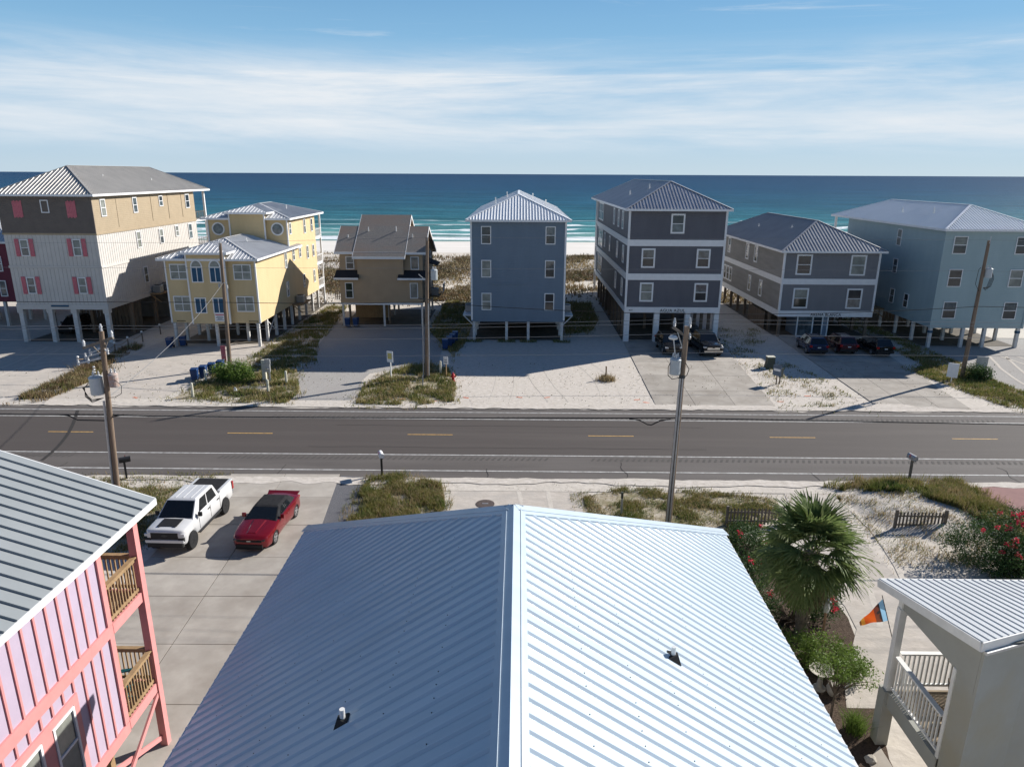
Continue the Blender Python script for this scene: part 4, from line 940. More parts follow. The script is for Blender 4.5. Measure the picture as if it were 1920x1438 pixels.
# teal chair on the lower porch
t = thing('adirondack_chair', 'teal plastic adirondack chair on the lower porch of the lavender house', 'chair', (0, 0, 0))
mb = MB()
for k in range(5): mb.bar((-.24 + k * .12, -.28, .36 - .0), (-.24 + k * .12, .26, .24), .1, .02)
mb.build('seat', 'teal_plastic', t, world=False)
mb = MB()
for k in range(5): mb.bar((-.24 + k * .12, .2, .26), (-.27 + k * .135, .52, .98 - abs(k - 2) * .05), .11, .02, up=(0, 1, 0))
mb.bar((-.28, .33, .6), (.28, .33, .6), .03, .06); mb.build('backrest', 'teal_plastic', t, world=False)
for s in (-1, 1):
    MB().box(s * .36 - .07, s * .36 + .07, -.36, .4, .56, .585).build('armrest', 'teal_plastic', t, world=False)
    MB().box(s * .33 - .02, s * .33 + .02, -.32, -.22, 0, .56).build('leg', 'teal_plastic', t, world=False)
    MB().bar((s * .3, -.3, .3), (s * .3, .55, .03), .03, .1).build('leg', 'teal_plastic', t, world=False)
place(t, (-11.42, 17.15, 2.29), R(-75))

# house C: pale house with porch at lower right
h = thing('porch_house', 'pale grey stucco house with white metal porch roof and flag', 'house', (14, 16, 0))
XW = 11.32
pl = [(XW, 18.3), (XW, 14.75), (20.0, 18.8), (22, 30 - 11.7)]
_w = [(XW, 15.55), (XW, 14.70), (19.6, 18.55), (15.2, 18.3), (15.2, 15.55)]
_t = [5.18 + (19.05 - y) * .255 - .2 for x, y in _w]
MB().add([(x, y, 0) for x, y in _w] + [(x, y, z) for (x, y), z in zip(_w, _t)], [(4, 3, 2, 1, 0), (5, 6, 7, 8, 9)] + [(i, (i + 1) % 5, 5 + (i + 1) % 5, 5 + i) for i in range(5)]).build('wall', 'grey_stucco', h)
# gable infill above the porch
MB().prism([(XW - .01, 18.25, 4.75), (XW - .01, 18.25, 5.1), (XW - .01, 14.8, 6.0), (XW - .01, 14.8, 4.6), (XW - .01, 15.56, 4.75)], (.14, 0, 0)).build('gable_wall', 'grey_stucco', h)
TP = .255; E0 = (10.98, 19.05, 5.18)
def rz_(y): return 5.18 + (19.05 - y) * TP
RP = [(10.98, 19.05), (21.5, 19.05), (20.2, 18.75), (10.98, 14.42)]
rf = MB().prism([(x, y, rz_(y) - .2) for x, y in RP], (0, 0, .18)).build('roof', 'porch_white', h); rf['label'] = 'white metal porch roof'
roof_panels(rf, [(x, y, rz_(y)) for x, y in RP], (1, 0, 0), .232, 'porch_roof_metal', .025, .035)
MB().bar((10.96, 19.05, rz_(19.05) - .1), (10.96, 14.42, rz_(14.42) - .1), .03, .24).build('fascia', 'porch_white', rf)
MB().bar((10.98, 14.40, rz_(14.42) - .1), (20.2, 18.73, rz_(18.75) - .1), .03, .24).build('fascia', 'porch_white', rf)
MB().bar((11.1, 14.40, rz_(14.42) - .27), (20.2, 18.68, rz_(18.75) - .27), .09, .07).build('gutter', 'galv', rf)
MB().box(10.99, 21, 19.05, 19.1, 4.98, 5.2).build('fascia', 'porch_white', rf)
bx(XW - .05, 20, 18.15, 18.35, 4.55, 4.98).build('porch_beam', 'porch_white', h)
bx(XW - .09, XW + .11, 18.12, 18.32, 1.85, 4.75).build('porch_post', 'porch_white', h); bx(16, 16.2, 18.1, 18.3, 1.85, 4.75).build('porch_post', 'porch_white', h)
bx(XW - .17, XW + .19, 18.04, 18.40, 0, 1.95).build('porch_pier', 'grey_stucco', h)
bx(XW - .06, XW + .12, 15.5, 18.05, 1.45, 1.95).build('porch_beam', 'grey_stucco', h)
bx(XW - .03, XW + .09, 15.5, 15.62, 0, 4.78).build('corner_board', 'porch_white', h)
fl = bx(XW + .13, 15.2, 15.56, 18.2, 1.75, 1.9).build('porch_floor', 'deck_board', h)
for yb in np.arange(15.6, 18.1, .145): bx(XW + .14, 15.2, yb, yb + .13, 1.9, 1.93).build('deck_plank', 'deck_board', fl)
for (a, b) in (((XW + .02, 15.65), (XW + .02, 18.05)), ((XW + .2, 18.22), (15.9, 18.22))):
    A_ = Vector((*a, 0)); B_ = Vector((*b, 0)); mb = MB()
    mb.bar(A_ + Vector((0, 0, 3.2)), B_ + Vector((0, 0, 3.2)), .15, .05); mb.bar(A_ + Vector((0, 0, 2.1)), B_ + Vector((0, 0, 2.1)), .07, .07)
    ro = mb.build('railing', 'porch_white', h); L = (B_ - A_).length; n = int(L / .145)
    for i in range(1, n):
        p = A_.lerp(B_, i / n); bx(p.x - .022, p.x + .022, p.y - .022, p.y + .022, 2.12, 3.18).build('baluster', 'porch_white', ro)
# rocking chair on that porch
t = thing('rocking_chair', 'dark wooden rocking chair behind the white porch railing', 'chair')
mb = MB()
for k in range(5): mb.bar((-.22 + k * .11, .22, .42), (-.22 + k * .11, .5, 1.15), .06, .02, up=(0, 1, 0))
mb.build('backrest', 'wood_piling', t, world=False)
MB().box(-.28, .28, -.26, .26, .4, .44).build('seat', 'wood_piling', t, world=False)
for s in (-1, 1):
    MB().tube([(s * .27, -.55, .12), (s * .27, -.3, .04), (s * .27, 0, .02), (s * .27, .35, .05), (s * .27, .65, .15)], .022, 6).build('rocker', 'wood_piling', t, world=False)
    MB().bar((s * .27, -.24, .03), (s * .27, -.24, .66), .04, .04).build('leg', 'wood_piling', t, world=False)
    MB().bar((s * .27, .24, .04), (s * .27, .3, .6), .04, .04).build('leg', 'wood_piling', t, world=False)
    MB().bar((s * .3, -.3, .66), (s * .3, .36, .68), .08, .025).build('armrest', 'wood_piling', t, world=False)
place(t, (12.75, 16.85, 1.93), R(60))
# flag on a slanted staff
def flag_mat():
    m = bpy.data.materials.new('flag_print'); m.use_nodes = True; tr = m.node_tree; n = tr.nodes; l = tr.links; b = n['Principled BSDF']
    tc_ = n.new('ShaderNodeTexCoord'); vo = n.new('ShaderNodeTexVoronoi'); vo.inputs['Scale'].default_value = 4.5
    uv = n.new('ShaderNodeUVMap'); l.new(uv.outputs[0], vo.inputs['Vector'])
    cr = n.new('ShaderNodeValToRGB'); e = cr.color_ramp.elements; cr.color_ramp.interpolation = 'CONSTANT'
    sp = n.new('ShaderNodeSeparateXYZ'); l.new(uv.outputs[0], sp.inputs[0])
    l.new(sp.outputs[1], cr.inputs[0]); e[0].position = 0; e[0].color = (.35, .62, .85, 1); e[1].position = .17; e[1].color = (.05, .04, .04, 1)
    for p, c in ((.40, (.62, .10, .015, 1)), (.8, (.60, .30, .04, 1)), (.93, (.12, .09, .03, 1))): k_ = e.new(p); k_.color = c
    mx = n.new('ShaderNodeMix'); mx.data_type = 'RGBA'; mr = n.new('ShaderNodeMapRange'); mr.inputs[1].default_value = .30; mr.inputs[2].default_value = .45
    l.new(vo.outputs[0], mr.inputs[0]); l.new(mr.outputs[0], mx.inputs[0]); l.new(cr.outputs[0], mx.inputs[6])
    cr2 = n.new('ShaderNodeValToRGB'); l.new(vo.outputs['Color'], cr2.inputs[0]); cr2.color_ramp.elements[0].color = (.62, .07, .015, 1); cr2.color_ramp.elements[1].color = (.62, .16, .02, 1)
    mx2 = n.new('ShaderNodeMix'); mx2.data_type = 'RGBA'; mx2.inputs[0].default_value = .25; l.new(cr.outputs[0], mx2.inputs[6]); l.new(cr2.outputs[0], mx2.inputs[7]); l.new(mx2.outputs[2], mx.inputs[7])
    gt = n.new('ShaderNodeMath'); gt.operation = 'GREATER_THAN'; gt.inputs[1].default_value = .22; l.new(sp.outputs[1], gt.inputs[0])
    mx3 = n.new('ShaderNodeMix'); mx3.data_type = 'RGBA'; l.new(gt.outputs[0], mx3.inputs[0]); l.new(cr.outputs[0], mx3.inputs[6]); l.new(mx.outputs[2], mx3.inputs[7])
    l.new(mx3.outputs[2], b.inputs['Base Color']); b.inputs['Roughness'].default_value = .8
    t_ = n.new('ShaderNodeBsdfTranslucent'); l.new(mx3.outputs[2], t_.inputs[0]); ms = n.new('ShaderNodeMixShader'); ms.inputs[0].default_value = .35
    l.new(b.outputs[0], ms.inputs[1]); l.new(t_.outputs[0], ms.inputs[2]); l.new(ms.outputs[0], n['Material Output'].inputs[0]); M['flag_print'] = m
flag_mat()
t = thing('flag', 'autumn coloured flag on a slanted black staff at the porch post', 'flag', (11.5, 18.5, 3.3))
MB().cyl((11.42, 18.4, 3.25), (10.9, 18.62, 4.92), .014, .012, 6).build('staff', 'black_metal', t)
T0, T1, F_ = Vector((10.93, 18.61, 4.80)), Vector((11.15, 18.52, 4.12)), Vector((10.42, 18.73, 3.90))
vs, fs, uvs = [], [], []; nu, nv = 10, 12
for j in range(nv + 1):
    for i in range(nu + 1):
        u, v = i / nu, j / nv; top = T0.lerp(T1, u); p = top.lerp(F_ + (T1 - T0) * .12 * u, v); p += Vector((0.02, .06, 0)) * math.sin(v * 9 + u * 3) * v * (1 - .3 * v)
        vs.append(p); uvs.append((u, v))
for j in range(nv):
    for i in range(nu): a = j * (nu + 1) + i; fs.append((a, a + 1, a + nu + 2, a + nu + 1))
mb = MB(); mb.v = [tuple(p) for p in vs]; mb.f = fs; o = mb.build('cloth', 'flag_print', t, smooth=True)
uvl = o.data.uv_layers.new(name='UVMap')
for li, lp in enumerate(o.data.loops): uvl.data[li].uv = uvs[lp.vertex_index]
# ---------------------------------------------------------------- vehicles
def paint(name, c, rough=0.25, metal=0.3): return mat(name, c, tuple(x * .95 for x in c), 2.0, rough, 0.5, metal=metal, coat=0.6)
paint('paint_white', (0.58, 0.58, 0.58), .3, 0.0); paint('paint_red', (0.19, 0.004, 0.009), .25, .35); paint('paint_black', (0.012, 0.012, 0.014), .22, .2)
paint('paint_navy', (0.008, 0.016, 0.06), .25, .3); paint('paint_maroon', (0.07, 0.006, 0.012), .25, .3)
mat('tyre', (0.022, 0.022, 0.023), None, 5, .85, .2); mat('car_glass', (0.010, 0.012, 0.014), None, 2, .04, .6); mat('alloy', (0.55, 0.55, 0.56), None, 3, .3, .5, metal=.8)
mat('black_plastic', (0.018, 0.018, 0.019), None, 4, .6, .3); mat('soft_top', (0.020, 0.020, 0.022), (0.03, .03, .032), 6, .95, .1, bump=.2, bscale=60)
mat('lamp_clear', (0.55, 0.56, 0.58), None, 3, .1, .6); mat('lamp_red', (0.35, 0.01, 0.01), None, 3, .15, .5); mat('chrome', (0.65, 0.66, 0.67), None, 3, .12, .5, metal=.9)
mat('plate', (0.6, 0.6, 0.58), None, 3, .5, .4)

def interp(tab, y):
    if y <= tab[0][0]: return tab[0][1]
    for (a, va), (b, vb) in zip(tab[:-1], tab[1:]):
        if y <= b:
            t = (y - a) / (b - a); t = t * t * (3 - 2 * t) if False else t
            return va + (vb - va) * t
    return tab[-1][1]
def car_body(L0, L1, top, hw, sill, axles, rw, mid_z, crown=.04, n=70):
    """lofted body shell; the front is at -y. top / hw are (y, value) tables"""
    ys = list(np.linspace(L0, L1, n)); vs = []; fs = []; m = 0
    for k, y in enumerate(ys):
        zb = sill
        for ay in axles:
            d = abs(y - ay)
            if d < rw: zb = max(zb, math.sqrt(rw * rw - d * d) + rw * .78)
        zt = interp(top, y); w = interp(hw, y); ed = min((y - L0), (L1 - y)); rd = 1 - .10 * max(0, 1 - ed / .22) ** 2
        w *= rd; zm = max(mid_z, zb + .03); zt2 = max(zt, zm + .12)
        lo = zb + .10 * max(0, 1 - ed / .15)
        half = [(w * .95, lo), (w, min(lo + .12, zm)), (w * 1.005, zm), (w * .985, zt2 - .11), (w * .955, zt2 - .035), (w * .88, zt2), (w * .45, zt2 + crown * .8)]
        sec = [(-a, b) for a, b in half] + [(0, zt2 + crown)] + [(a, b) for a, b in half[::-1]]
        m = len(sec); vs += [(x, y, z) for x, z in sec]
        if k:
            o = (k - 1) * m
            for i in range(m - 1): fs.append((o + i, o + i + 1, o + m + i + 1, o + m + i))
            fs.append((o + m - 1, o, o + m, o + 2 * m - 1))
    fs.append(tuple(range(m))); fs.append(tuple(range(len(vs) - m, len(vs)))[::-1])
    mb = MB(); mb.v = vs; mb.f = fs; return mb
def greenhouse(y0, y1, ty0, ty1, zb, zt, wb, wt):
    """tapered cabin: bottom ring and top ring, slightly crowned"""
    mb = MB(); b = [(-wb, y0, zb), (wb, y0, zb), (wb, y1, zb), (-wb, y1, zb)]; t = [(-wt, ty0, zt), (wt, ty0, zt), (wt, ty1, zt), (-wt, ty1, zt)]
    e = .10; r = [(-wt + e, ty0 + e * 1.4, zt + .045), (wt - e, ty0 + e * 1.4, zt + .045), (wt - e, ty1 - e * 1.4, zt + .045), (-wt + e, ty1 - e * 1.4, zt + .045)]
    mb.add(b + t + r, [(0, 1, 5, 4), (1, 2, 6, 5), (2, 3, 7, 6), (3, 0, 4, 7), (4, 5, 9, 8), (5, 6, 10, 9), (6, 7, 11, 10), (7, 4, 8, 11), (8, 9, 10, 11)]); return mb
def quad_on(a, b, c, d, u0, u1, v0, v1, off):
    """a pane on the face a-b (bottom) d-c (top), inset by fractions, pushed outwards"""
    a, b, c, d = map(Vector, (a, b, c, d)); P = lambda u, v: a.lerp(b, u).lerp(d.lerp(c, u), v)
    n = (b - a).cross(d - a).normalized() * off
    return [P(u0, v0) + n, P(u1, v0) + n, P(u1, v1) + n, P(u0, v1) + n]
def wheel(root, x, y, r, w, rim='alloy', spokes=5, rr=.66):
    s = 1 if x > 0 else -1
    t = MB().lathe([(r * .62, -w / 2), (r * .93, -w / 2), (r, -w * .36), (r, w * .36), (r * .93, w / 2), (r * .62, w / 2)], (x, y, r), 24, 'x').build('wheel', 'tyre', root, world=False, smooth=False)
    xo = x + s * w * .42; mb = MB(); mb.lathe([(r * rr, -.02), (r * rr, .02), (r * (rr - .08), .025), (r * (rr - .1), -.01)], (xo, y, r), 20, 'x')
    for k in range(spokes):
        a = 2 * math.pi * k / spokes; mb.bar((xo + s * .015, y, r), (xo + s * .0, y + math.cos(a) * r * (rr - .04), r + math.sin(a) * r * (rr - .04)), .075, .04, up=(1, 0, 0))
    mb.lathe([(.06, -.01), (.05, .03)], (xo + s * .01, y, r), 10, 'x')
    mb.build('rim', rim, t, world=False)
    MB().lathe([(r * .64, -.005), (r * .62, .005)], (xo - s * .06, y, r), 16, 'x').build('brake_disc', 'black_plastic', t, world=False)
def vehicle(kind, label, cat, p, group='parked vehicles'):
    """p: dict of dimensions; builds a vehicle at the origin with its nose at -y"""
    t = thing(kind, label, cat, (0, 0, 0), group); bd = p['paint']
    car_body(p['L0'], p['L1'], p['top'], p['hw'], p['sill'], p['ax'], p['r'] * 1.13, p['mid']).build('body', bd, t, world=False, smooth=True).modifiers.new('split', 'EDGE_SPLIT').split_angle = R(38)
    g = p['gh']; cab = greenhouse(*g).build('cabin', p.get('roofmat', bd), t, world=False, bevel=.03)
    y0, y1, ty0, ty1, zb, zt, wb, wt = g
    A, B, C, D = (-wb, y0, zb), (wb, y0, zb), (wb, y1, zb), (-wb, y1, zb); A2, B2, C2, D2 = (-wt, ty0, zt), (wt, ty0, zt), (wt, ty1, zt), (-wt, ty1, zt)
    MB().poly(quad_on(A, B, B2, A2, .04, .96, .05, .97, .012)).build('windshield', 'car_glass', cab, world=False)
    MB().poly(quad_on(C, D, D2, C2, .06, .94, .15, .92, .012)).build('rear_window', 'car_glass', cab, world=False)
    for f in ((B, C, C2, B2), (D, A, A2, D2)):
        for u0, u1 in p['side']:
            if f[0] == D: u0, u1 = 1 - u1, 1 - u0
            MB().poly(quad_on(*f, u0, u1, .10, .90, .012)).build('side_window', 'car_glass', cab, world=False)
    for x in (-1, 1):
        for ay in p['ax']: wheel(t, x * p['track'], ay, p['r'], p['tw'], p.get('rim', 'alloy'), p.get('spokes', 5))
        m_ = MB(); m_.taper(x * (wb + .16), y0 + .42, zb - .02, zb + .2, .09, .06, .10, .05); m_.bar((x * (wb - .03), y0 + .42, zb + .03), (x * (wb + .1), y0 + .42, zb + .03), .05, .05)
        m_.build('mirror', p.get('mirror', bd), t, world=False, bevel=.02)
        for yh in p['handles']: MB().box(x * p['hwm'] - .02, x * p['hwm'] + .02, yh - .11, yh + .11, zb - .16, zb - .12).build('door_handle', p.get('hmat', 'black_plastic'), t, world=False)
        sx = x * p['hwm']
        for ys_ in p['doors']: MB().box(sx - .006, sx + .006, ys_ - .006, ys_ + .006, p['sill'] + .12, zb - .02).build('door_seam', 'black_plastic', t, world=False)
    for it in p.get('extra', ()):
        nm, m_, geo = it; geo.build(nm, m_, t, world=False)
    if 'nose' in p:       # shorter front overhang
        y_, k_ = p['nose']
        for o_ in [c for c in t.children] + [g_ for c in t.children for g_ in c.children]:
            for v_ in o_.data.vertices:
                if v_.co.y < y_: v_.co.y = y_ + (v_.co.y - y_) * k_
    return t
def B_(*a): return MB().box(*a)
def pickup_dims(bd, lift=0.0, rim='black_plastic'):
    z = lift; ex = []
    for s in (-1, 1):
        ex += [('headlight', 'lamp_clear', B_(s * .80 - .17, s * .80 + .17, -2.875, -2.70, .93 + z, 1.05 + z)), ('fog_light', 'black_plastic', B_(s * .80 - .14, s * .80 + .14, -2.90, -2.72, .66 + z, .84 + z)),
               ('tail_light', 'lamp_red', B_(s * .95 - .05, s * .95 + .05, 2.86, 2.99, .88 + z, 1.30 + z)), ('running_board', 'black_plastic', B_(s * .98 - .08, s * .98 + .08, -1.25, 1.2, .40 + z, .46 + z)),
               ('bed_rail', bd, B_(s * .90 - .07, s * .90 + .07, 1.40, 2.95, 1.36 + z, 1.45 + z))]
    ex += [('grille', 'black_plastic', B_(-.66, .66, -2.89, -2.70, .76 + z, 1.10 + z)), ('emblem', 'black_metal', B_(-.15, .15, -2.905, -2.89, .93 + z, .985 + z).box(-.07, .07, -2.907, -2.891, .90 + z, 1.015 + z)),
           ('front_bumper', bd, B_(-.93, .93, -2.96, -2.72, .60 + z, .74 + z)), ('bumper_skid', 'black_plastic', B_(-.86, .86, -2.95, -2.68, .36 + z, .60 + z)),
           ('rear_bumper', 'chrome', B_(-.92, .92, 2.93, 3.08, .56 + z, .74 + z)), ('tailgate', bd, B_(-.83, .83, 2.93, 2.99, .80 + z, 1.42 + z)),
           ('bed_cover', 'soft_top', B_(-.84, .84, 1.41, 2.93, 1.40 + z, 1.44 + z)), ('license_plate', 'plate', B_(-.16, .16, 3.08, 3.09, .62 + z, .74 + z))]
    return dict(paint=bd, L0=-2.86, L1=2.97, sill=.46 + z, ax=(-1.87, 1.87), r=.42 + z * .3, mid=.86 + z, track=.86, tw=.29, rim=rim, spokes=6,
        top=[(-2.86, 1.10 + z), (-2.74, 1.19 + z), (-2.2, 1.23 + z), (-1.4, 1.28 + z), (-1.2, 1.29 + z), (1.34, 1.29 + z), (1.38, 1.36 + z), (2.97, 1.37 + z)],
        hw=[(-2.86, .90), (-2.5, .97), (-1.4, .985), (1.0, .985), (2.97, .975)], gh=(-1.55, 1.36, -.74, 1.12, 1.27 + z, 1.90 + z, .92, .74), side=((.20, .52), (.56, .90)),
        handles=(.0, 1.05), hwm=.992, doors=(-1.1, .15, 1.25), mirror='black_plastic', extra=ex)
d = pickup_dims('paint_white', .12); d['nose'] = (-2.35, .62)
d['extra'] += [('hood_decal', 'black_plastic', MB().add([(-.48, -1.62, 1.449), (.48, -1.62, 1.449), (.48, -2.36, 1.405), (.32, -2.40, 1.402), (.28, -2.32, 1.408), (-.28, -2.32, 1.408), (-.32, -2.40, 1.402), (-.48, -2.36, 1.405)], [(0, 7, 6, 5, 4, 3, 2, 1)])),
               ('roof_rib', 'paint_white', B_(-.42, -.36, -.55, .95, 2.065, 2.08).box(.36, .42, -.55, .95, 2.065, 2.08).box(-.03, .03, -.55, .95, 2.065, 2.08))]
o = vehicle('pickup_truck', 'white crew cab pickup truck with black hood panel and black bed cover', 'pickup truck', d); place(o, (-15.95, 31.35, .05), R(-1.5)); o.scale = (.95, .95, .95)
o = vehicle('pickup_truck', 'black pickup truck with chrome grille in front of the charcoal house', 'pickup truck', (lambda q: (q['extra'].extend([('chrome_grille', 'chrome', B_(-.60, .60, -2.905, -2.88, .80, 1.02)), ('chrome_bumper', 'chrome', B_(-.90, .90, -2.975, -2.94, .60, .70))]), q)[1])(pickup_dims('paint_black', .05, 'alloy'))); place(o, (18.55, 69.15, .05), R(3))
# convertible
ex = []
for s in (-1, 1):
    ex += [('headlight', 'car_glass', B_(s * .60 - .17, s * .60 + .17, -2.405, -2.22, .63, .69)), ('tail_light', 'lamp_red', B_(s * .62 - .22, s * .62 + .22, 2.30, 2.40, .74, .86))]
ex += [('grille', 'black_plastic', B_(-.60, .60, -2.43, -2.25, .57, .66)), ('lower_intake', 'black_plastic', B_(-.66, .66, -2.435, -2.25, .26, .44)), ('splitter', 'black_plastic', B_(-.70, .70, -2.41, -2.2, .18, .23)),
       ('emblem', 'chrome', B_(-.10, .10, -2.44, -2.425, .61, .65)), ('rear_spoiler', 'paint_red', MB().prism([(-.80, 2.02, .98), (.80, 2.02, .98), (.86, 2.36, 1.06), (-.86, 2.36, 1.06)], (0, 0, .04))),
       ('hood_bulge', 'paint_red', MB().add([(-.36, -.95, 1.0), (.36, -.95, 1.0), (.26, -2.1, .84), (-.26, -2.1, .84), (-.28, -1.0, 1.04), (.28, -1.0, 1.04), (.18, -2.0, .885), (-.18, -2.0, .885)], [(4, 5, 6, 7)[::-1], (0, 1, 5, 4), (1, 2, 6, 5), (2, 3, 7, 6), (3, 0, 4, 7)]))]
d = dict(paint='paint_red', roofmat='soft_top', L0=-2.40, L1=2.40, sill=.24, ax=(-1.43, 1.43), r=.35, mid=.58, track=.82, tw=.25, spokes=5,
         top=[(-2.40, .70), (-2.2, .79), (-1.7, .87), (-.95, .97), (-.8, .99), (1.3, 1.0), (1.8, 1.03), (2.2, 1.0), (2.40, .90)], hw=[(-2.40, .74), (-2.2, .86), (-1.9, .93), (-1.4, .97), (0, .92), (1.4, .98), (2.1, .93), (2.40, .80)],
         gh=(-.95, 1.80, -.12, 1.30, .97, 1.345, .84, .66), side=((.20, .50), (.53, .72)), handles=(.35,), hwm=.935, doors=(-.75, .55), hmat='paint_red', extra=ex)
o = vehicle('convertible_car', 'red convertible car with black soft top parked beside the white pickup', 'car', d); place(o, (-12.22, 31.45, .05), R(-3)); o.scale = (.95, .95, .95)
def suv_dims(bd):
    ex = []
    for s in (-1, 1): ex += [('tail_light', 'lamp_red', B_(s * .78 - .12, s * .78 + .12, 2.28, 2.37, .86, 1.06)), ('headlight', 'lamp_clear', B_(s * .70 - .16, s * .70 + .16, -2.36, -2.2, .74, .86)), ('roof_rail', 'black_metal', B_(s * .60 - .02, s * .60 + .02, -.6, 1.6, 1.72, 1.76))]
    ex += [('rear_bumper', 'black_plastic', B_(-.84, .84, 2.26, 2.42, .42, .62)), ('license_plate', 'plate', B_(-.15, .15, 2.37, 2.385, .80, .90)), ('grille', 'black_plastic', B_(-.5, .5, -2.40, -2.25, .6, .78))]
    return dict(paint=bd, L0=-2.34, L1=2.34, sill=.32, ax=(-1.38, 1.38), r=.36, mid=.66, track=.80, tw=.24,
        top=[(-2.34, .84), (-2.1, .93), (-1.2, 1.03), (-1.0, 1.05), (2.1, 1.08), (2.34, 1.02)], hw=[(-2.34, .82), (-1.9, .90), (0, .92), (1.9, .91), (2.34, .85)],
        gh=(-1.15, 2.22, -.35, 1.75, 1.04, 1.66, .86, .66), side=((.18, .42), (.45, .68), (.71, .88)), handles=(-.1, .85), hwm=.93, doors=(-.95, .1, 1.05), extra=ex)
for (x, y), a, pt, lb in (((29.35, 69.6), 176, 'paint_navy', 'dark blue SUV, leftmost of three parked before the ARENA BLANCA house'), ((32.35, 70.0), 178, 'paint_maroon', 'dark red SUV between the blue and the black SUV'), ((35.3, 69.2), 183, 'paint_black', 'black SUV, rightmost of three parked before the ARENA BLANCA house')):
    o = vehicle('parked_suv', lb, 'SUV', suv_dims(pt), 'SUVs parked in front of the grey house'); place(o, (x, y, .05), R(a + 180))
    o.rotation_euler.z = R(a)
o = vehicle('parked_suv', 'black SUV parked left of the black pickup, behind the transformer pole', 'SUV', suv_dims('paint_black')); place(o, (15.0, 69.3, .05), R(2))
o = vehicle('parked_suv', 'dark SUV parked in the shade under the pink shuttered house', 'SUV', suv_dims('paint_black')); place(o, (-48.9, 76.5, .0), R(4))
# ---------------------------------------------------------------- utility poles and wires
mat('pole_wood', (0.26, 0.195, 0.145), (0.15, 0.11, 0.08), 3.0, .9, .15, bump=.4, bscale=12, stretch=(3, 3, .15))
mat('porcelain', (0.48, 0.49, 0.50), None, 3, .3, .5); mat('transformer_grey', (0.46, 0.49, 0.50), (0.41, .44, .45), 3, .45, .4)
mat('rust', (0.36, 0.22, 0.17), (0.40, 0.38, 0.36), 4, .7, .3); mat('wire_light', (0.26, 0.26, 0.26), None, 3, .5, .5, metal=.5); mat('cable_black', (0.015, 0.015, 0.016), None, 3, .7, .3)
def shaft(t, base, top, r0=.17, r1=.11):
    b, e = Vector(base), Vector(top); return MB().cyl(b - Vector((0, 0, .3)), e, r0, r1, 14).build('shaft', 'pole_wood', t, smooth=False)
def insulator(t, p, h=.28, par=None):
    p = Vector(p); MB().lathe([(.03, 0), (.075, .03), (.04, .07), (.085, .11), (.045, .15), (.08, .19), (.03, h)], p, 10).build('insulator', 'porcelain', par or t)
def can(t, p, r=.28, h=.8, m='transformer_grey', nb=3):
    x, y, z = p; o = MB().lathe([(r * .94, 0), (r, .05), (r, h - .05), (r * 1.05, h - .04), (r * 1.05, h), (r * .8, h + .07), (.05, h + .1)], (x, y, z), 18).build('transformer', m, t)
    for k in range(nb): a = 2.1 * k + .5; MB().lathe([(.035, 0), (.055, .05), (.03, .1), (.05, .15), (.02, .26)], (x + r * .5 * math.cos(a), y + r * .5 * math.sin(a), z + h + .04), 8).build('bushing', 'porcelain', o)
    return o
def loop_cable(t, pts, r=.018): return MB().tube(pts, r, 5).build('lead_cable', 'cable_black', t)
def sag(a, b, s, n=18): a = Vector(a); b = Vector(b); return [a.lerp(b, i / n) - Vector((0, 0, s * 4 * (i / n) * (1 - i / n))) for i in range(n + 1)]
def wire(label, pts, r, m='wire_light', group='overhead wires'):
    o = MB().tube(pts, r, 6).build('overhead_wire', m); tag(o, label, 'wire', group)
# near pole right of centre
PN0, PN1 = Vector((7.64, 32.5, 0)), Vector((7.86, 32.6, 10.12))
t = thing('utility_pole', 'tall wooden utility pole with transformer can and white dome, behind the white roof', 'utility pole', PN0, 'utility poles'); shaft(t, PN0, PN1, .16, .12)
MB().bar((7.2, 32.6, 10.08), (8.05, 32.6, 9.52), .10, .12).build('crossarm', 'grey_wood', t); MB().bar((7.45, 32.6, 9.85), (7.8, 32.6, 8.9), .04, .04).build('arm_brace', 'galv', t)
insulator(t, (7.28, 32.6, 10.1), .42); insulator(t, (8.0, 32.6, 10.05), .5); insulator(t, (8.02, 32.6, 9.5), .3)
can(t, (7.42, 32.45, 7.85), .26, .72); MB().bar((7.42, 32.5, 8.6), (7.26, 32.5, 9.55), .05, .05).build('arrester_rod', 'porcelain', t); MB().lathe([(.05, 0), (.20, .04), (.22, .12), (.14, .2), (.02, .23)], (7.24, 32.5, 9.5), 14).build('dome_cover', 'pvc', t)
loop_cable(t, [(7.2, 32.4, 8.5), (7.08, 32.4, 8.2), (7.1, 32.4, 7.8), (7.3, 32.4, 7.62), (7.65, 32.5, 7.65)]); loop_cable(t, [(7.9, 32.5, 8.4), (8.08, 32.45, 8.1), (8.0, 32.45, 7.8), (7.8, 32.5, 7.6)])
for dx, r in ((-.10, .055), (.02, .04)): MB().cyl((7.64 + dx, 32.33, 0), (7.79 + dx, 32.44, 7.65), r, r, 8).build('conduit', 'galv', t)
MB().lathe([(.1, 0), (.16, .08), (.14, .2)], (7.8, 32.55, 7.58), 10).build('cable_bracket', 'black_metal', t)
